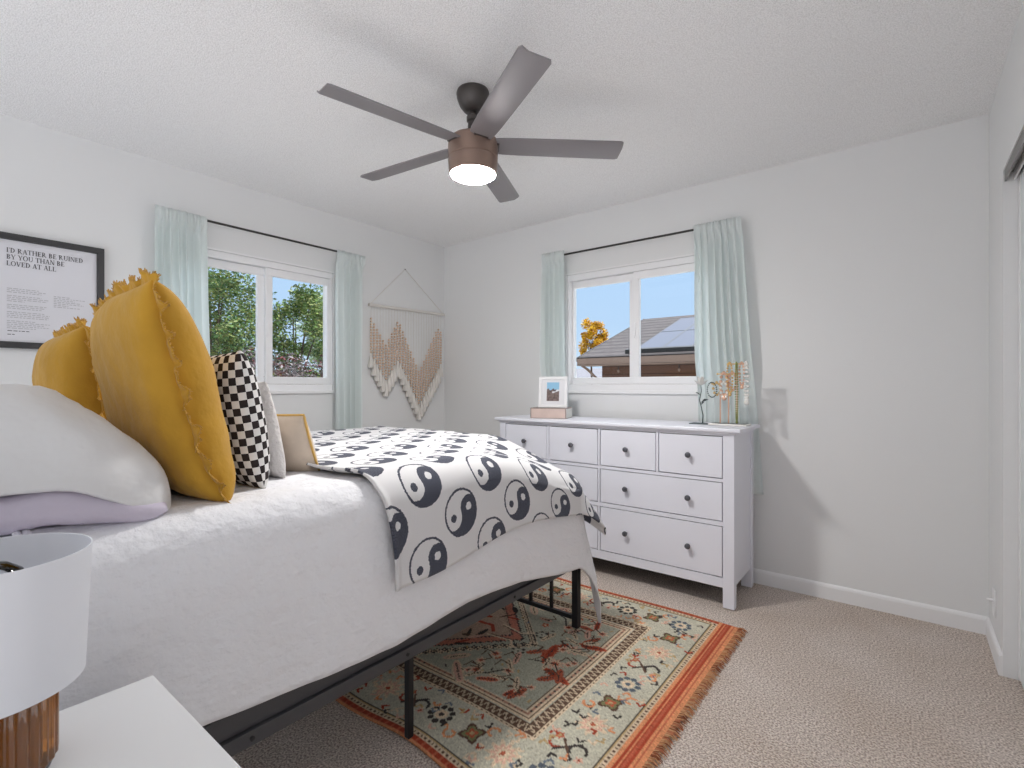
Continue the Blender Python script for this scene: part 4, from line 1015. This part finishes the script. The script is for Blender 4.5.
# body copy too small to read: fine broken rules of grey type
rnd = random.Random(2); mb = MB()
def para(y0, ztop, lens):
    z = ztop
    for L_ in lens:
        if L_ == 0: z -= .0085; continue
        y = y0
        while y < y0 + L_:
            wl = rnd.uniform(.006, .018); pb(mb, y, min(y + wl, y0 + L_), z, z + .0035, A + .0122, A + .0130); y += wl + .004
        z -= .0085
para(.380, 1.625, [.11, .135, .12, 0, .12, .145, .14, .06, 0, .14, .13, .12, 0, .13, .15, .15, .145, 0, .10, .15, .13, .15, .1])
mb.build('body_text', M['ink_lt'], pap, 0); mb = MB()
para(.545, 1.607, [.06, .12, .08, .10, .115, .055, .10])
mb.build('body_text', M['ink_lt'], pap, 0)
mb = MB(); para(.382, 1.425, [.075, 0, .028]); mb.build('signature_lines', M['ink'], pap, 0)

# ------------------------------------------------------------------ curtains and rods
def curtain(name, label, axis, top0, top1, bot0, bot1, ztop, zbot, folds, seed, off=.075, depth=.023):
    rnd = random.Random(seed); ph = [rnd.uniform(0, 6.28) for _ in range(5)]
    def fn(u, v):
        z = ztop + (zbot - ztop) * v
        g = sm(v / .12); s = (top0 + (top1 - top0) * u) * (1 - v) + (bot0 + (bot1 - bot0) * u) * v
        w = math.sin(2 * PI * folds * u + ph[0] + .8 * math.sin(2 * PI * u * 1.7 + ph[1]) + .25 * v * math.sin(3 * v + ph[2]))
        fine = math.sin(2 * PI * folds * 2.1 * u + ph[3])
        dd = depth * (w * (.35 + .65 * g) * (.85 + .3 * v) + .35 * fine * (1 - g * .8))
        if z > ztop - .085: dd = .0125 + .012 * abs(w * .5 + fine * .6) + (dd - .0125) * sm((ztop - .05 - z) / .035)
        s += .006 * math.cos(2 * PI * folds * u * 1. + ph[0]) + .004 * nz3(u * 3, v * 3, seed)
        z += .004 * fine * (1 if v < .01 else 0)
        kb = sm((1.40 - z) / .35) if axis == 'B' else 0.
        d = off - .042 * kb + (dd + .004 * nz3(u * 6, v * 5, seed + 2)) * (1 - .6 * kb)
        return (A + d, s, z) if axis == 'A' else (s, D - d, z)
    o0 = Vector(fn(.5, 1))
    mb = grid_mb(int(folds * 14), 60, fn); mb.v = [tuple(Vector(p) - Vector((o0.x, o0.y, 0))) for p in mb.v]
    o = mb.build(name, M['curtain'], None, 180, loc=(o0.x, o0.y, 0)); tag(o, label, 'curtain', 'aqua curtain panels')
    s_ = o.modifiers.new('thick', 'SOLIDIFY'); s_.thickness = .0012; s_.offset = 0
    return o
curtain('aqua_curtain', 'aqua curtain panel left of the left window, above the mustard pillows', 'A', .945, 1.205, .94, 1.235, 2.160, .55, 7, 1)
curtain('aqua_curtain', 'aqua curtain panel between the left window and the macrame hanging', 'A', 2.065, 2.300, 2.065, 2.300, 2.152, .55, 5, 2)
curtain('aqua_curtain', 'aqua curtain panel left of the back window, behind the photo frame', 'B', -2.185, -1.985, -2.215, -1.975, 2.165, .55, 5, 3)
curtain('aqua_curtain', 'aqua curtain panel right of the back window, behind the jewelry stand', 'B', -1.035, -.765, -1.02, -.655, 2.160, .53, 7, 4)
def rod(label, axis, a, b_, z):
    e = thing('curtain_rod', label, 'curtain rod', (A if axis == 'A' else a, a if axis == 'A' else D, z), group='curtain rods')
    f = (lambda s, d: (d, s - a, 0)) if axis == 'A' else (lambda s, d: (s - a, -d, 0))
    MB().tube([f(a + .0, .075), f((a + b_) / 2, .075), f(b_, .075)], .007, 10).build('pole', M['rod'], e)
    for s in (a + .02, b_ - .02):
        x, y, z_ = f(s, 0); MB().tube([f(s, .002), f(s, .068)], .005, 8).build('bracket', M['rod'], e)
rod('thin dark curtain rod over the left window', 'A', .965, 2.285, 2.146)
rod('thin dark curtain rod over the back window', 'B', -2.17, -.79, 2.138)

# ------------------------------------------------------------------ macrame hanging
mc = thing('macrame_hanging', 'ivory macrame wall hanging with wooden beads and tassels near the corner', 'wall hanging', (A, 2.79, 1.80))
def mp_(y, z, d=.03): return (d, y - 2.79, z - 1.80)
MB().tube([mp_(2.385, 1.802), mp_(3.195, 1.812)], .0125, 12).build('dowel', M['white_rope'], mc)
MB().tube([mp_(2.400, 1.812), mp_(2.765, 2.150, .008), mp_(3.180, 1.822)], .003, 6).build('hanging_cord', M['white_rope'], mc)
MB().tube([mp_(2.765, 2.150, .0), mp_(2.765, 2.150, .016)], .003, 6).build('wall_hook', M['rod'], mc)
ns_ = 27; Y0m, Y1m = 2.405, 3.155
# heights along the width (0..1): where the beads start and end, where tassels end
top_ = [(0, 1.705), (.19, 1.50), (.36, 1.715), (.66, 1.29), (.95, 1.69), (1, 1.66)]
bot_ = [(0, 1.42), (.19, 1.21), (.36, 1.385), (.66, 1.00), (1, 1.36)]
for k in range(ns_):
    f = k / (ns_ - 1); y = Y0m + (Y1m - Y0m) * f
    zt, zb = interp(top_, f), interp(bot_, f)
    MB().tube([mp_(y, 1.80), mp_(y, zb)], .0016, 5).build('strand', M['white_rope'], mc, 0)
    mb = MB(); n = max(3, int((zt - zb) / .0215))
    for j in range(n): mb.sphere(mp_(y, zt - (j + .5) * (zt - zb) / n), .0095, 8, 5, .95)
    mb.build('bead_string', M['bead'], mc)
    tz = .175 if 0 < k < ns_ - 1 else .15
    MB().lathe([(.0025, zb - 1.80), (.009, zb - 1.80 - .012), (.0085, zb - 1.80 - .024), (.016, zb - 1.80 - .05), (.024, zb - 1.80 - tz * .72), (.021, zb - 1.80 - tz * .75)], (.03, y - 2.79, 0), 12, rib=(6, .10)).build('tassel', M['white_rope'], mc)

# ------------------------------------------------------------------ things on the dresser
DT = .944
bx = thing('keepsake_box', 'blush pink low box with cream side on the dresser under the photo frame', 'box', (-1.945, 2.93, DT), (0, 0, math.radians(19)))
MB().box(-.128, .118, -.10, .09, .003, .066).build('inner_block', M['box_white'], bx, 0)
MB().box(-.130, .120, -.108, -.100, 0, .072).build('front_cover', M['box_pink'], bx, 0, .001)
MB().box(-.130, .120, -.100, .09, .066, .072).box(-.130, .120, -.100, .09, 0, .003).build('lid', M['box_edge'], bx, 0, .001)
mbx = MB().box(-.130, -.124, -.1105, -.108, 0, .072).box(.114, .120, -.1105, -.108, 0, .072).box(-.124, .114, -.1105, -.108, .067, .072).box(-.124, .114, -.1105, -.108, 0, .004)
mbx.build('border', M['box_edge'], bx, 0)
pf = thing('photo_frame', 'white photo frame with a small mountain snapshot standing on the pink box', 'photo frame', (-1.925, 2.895, DT + .073), (math.radians(-6), 0, math.radians(19)))
fw, fh = .205, .215
mb = MB().box(-fw / 2, fw / 2, 0, .02, 0, .020).box(-fw / 2, fw / 2, 0, .02, fh - .020, fh).box(-fw / 2, -fw / 2 + .02, 0, .02, .02, fh - .02).box(fw / 2 - .02, fw / 2, 0, .02, .02, fh - .02)
mb.build('frame', M['vinyl'], pf, 0, .002)
MB().box(-fw / 2 + .02, fw / 2 - .02, .006, .014, .02, fh - .02).build('mat_board', mat('mat_board', (.76, .76, .78), .7), pf, 0)
def snap(u, v):
    if v > .62 + .10 * nz3(u * 5, 1): return (.30, .55, .75)
    if abs(u - .62) < .10 and .50 < v < .80: return (.03, .10, .07) if v > .68 else (.12, .10, .12)
    if abs(v - .45 - .25 * (u - .4)) < .05 and u > .45: return (.75, .75, .78)
    j = .5 + .5 * nz3(u * 9, v * 9); return (.26 * j + .06, .19 * j + .05, .17 * j + .05)
g = grid_mb(24, 32, lambda u, v: (-.044 + u * .088, .0045, .045 + v * .130)); g.col = [(*snap(i / 24, j / 32), 1) for j in range(33) for i in range(25)]
g.build('snapshot', attr_mat('snapshot_print', .4), pf, 0)
MB().box(-.02, .02, .02, .024, .0, .17).build('easel_back', M['box_edge'], pf, 0)
# flower sculpture
fl = thing('metal_flower', 'dark metal single flower figurine with white petals on a flat base', 'figurine', (-.945, 2.985, DT))
MB().box(-.055, .055, -.045, .045, 0, .005).build('base_plate', M['dkmetal'], fl, 0, .001)
MB().tube([(.01, 0, .005), (.012, 0, .05), (.002, 0, .10), (-.008, 0, .14), (.002, 0, .19), (0, 0, .225)], [.004, .0035, .003, .003, .0028, .0025], 8).build('stem', M['dkmetal'], fl)
for (z, s, l) in ((.125, 1, .045), (.165, -1, .032), (.11, 1, .02)):
    MB().add([(0, 0, z), (s * l * .5, -.012, z + .022), (s * l, 0, z + .018), (s * l * .5, .012, z + .016), (s * l * .5, 0, z + .010)], [(0, 4, 2, 1), (0, 3, 2, 4), (0, 1, 2, 3)]).build('leaf', M['dkmetal'], fl)
for ring, (n, tilt, L_) in enumerate(((6, 1.0, .052), (5, .45, .055))):
    for k in range(n):
        a = 2 * PI * k / n + ring * .5; d = Vector((math.cos(a) * math.sin(tilt), math.sin(a) * math.sin(tilt), math.cos(tilt))); s = Vector((-math.sin(a), math.cos(a), 0)); b_ = Vector((0, 0, .225))
        p = [b_, b_ + d * L_ * .5 + s * .014, b_ + d * L_ + Vector((0, 0, .006)), b_ + d * L_ * .5 - s * .014, b_ + d * L_ * .5 + Vector((0, 0, -.004))]
        MB().add(p, [(0, 1, 4), (1, 2, 4), (2, 3, 4), (3, 0, 4), (0, 3, 2, 1)]).build('petal', M['pearl'], fl)
# jewelry stand
js = thing('jewelry_stand', 'gold and clear jewelry stand on a white tray at the right end of the dresser', 'jewelry stand', (-.80, 2.98, DT))
MB().box(-.085, .115, -.06, .06, 0, .010).build('tray', M['pearl'], js, 0, .003)
MB().box(-.075, .105, -.045, .05, .010, .013).build('acrylic_base', M['acrylic'], js, 0)
posts = []
for x, zt, w in ((-.035, .235, .045), (.01, .29, .06), (.055, .345, .05)):
    p_ = MB().tube([(x, 0, .011), (x, 0, zt)], .004, 8).build('post', M['rose'], js)
    MB().tube([(x - w, 0, zt), (x + w, 0, zt)], .0035, 8).sphere((x - w, 0, zt), .006).sphere((x + w, 0, zt), .006).build('cross_bar', M['gold'], p_)
tag(js, None)
def necklace(name, label, x, ztop, drop, w, m, r=.004, dy=0., pitch=None, cat='necklace'):
    e = thing(name, label, cat, (-.80 + x, 2.98 + dy, DT + ztop + .007), group='necklaces on the jewelry stand'); mb = MB(); n = int(2 * drop / (pitch or r * 2.0)); 
    for k in range(n):
        a = k / n * 2 * PI; mb.sphere((w * math.sin(a), -.003 - .004 * math.cos(a), -drop / 2 + drop / 2 * math.cos(a)), r, 7, 5)
    mb.build('bead_string', m, e)
    if drop > .12: MB().sphere((0, 0, -drop - r * 1.5), r * 1.7, 8, 6).build('pendant', m, e)
    return e
necklace('necklace', 'string of white pearls hanging at the right end of the stand', .105, .345, .21, .008, M['pearl'], .0085, -.004)
necklace('necklace', 'long olive green beaded strand reaching down to the tray', .058, .345, .325, .006, M['green'], .0045, -.018)
necklace('necklace', 'short rose gold chain on the middle bar of the stand', .035, .29, .10, .016, M['rose'], .007, -.012)
necklace('necklace', 'gold chain necklace looped at the left of the tall bar', .022, .345, .17, .014, M['gold'], .006, -.02)
necklace('necklace', 'pale pink bead necklace bunched on the middle bar', -.012, .29, .13, .018, M['rose'], .009, -.008)
necklace('necklace', 'gold bead bracelet on the low left bar', -.05, .235, .07, .020, M['gold'], .008, -.01)
necklace('necklace', 'dark oval beaded loop hanging from the low left bar', -.075, .235, .085, .026, M['dkmetal'], .004, -.016)
necklace('necklace', 'ivory and gold bead loop on the low bar', -.01, .235, .09, .018, M['pearl'], .009, -.012)
necklace('necklace', 'fine gold chain on the tall bar beside the pearls', .082, .345, .13, .012, M['rose'], .006, -.008)
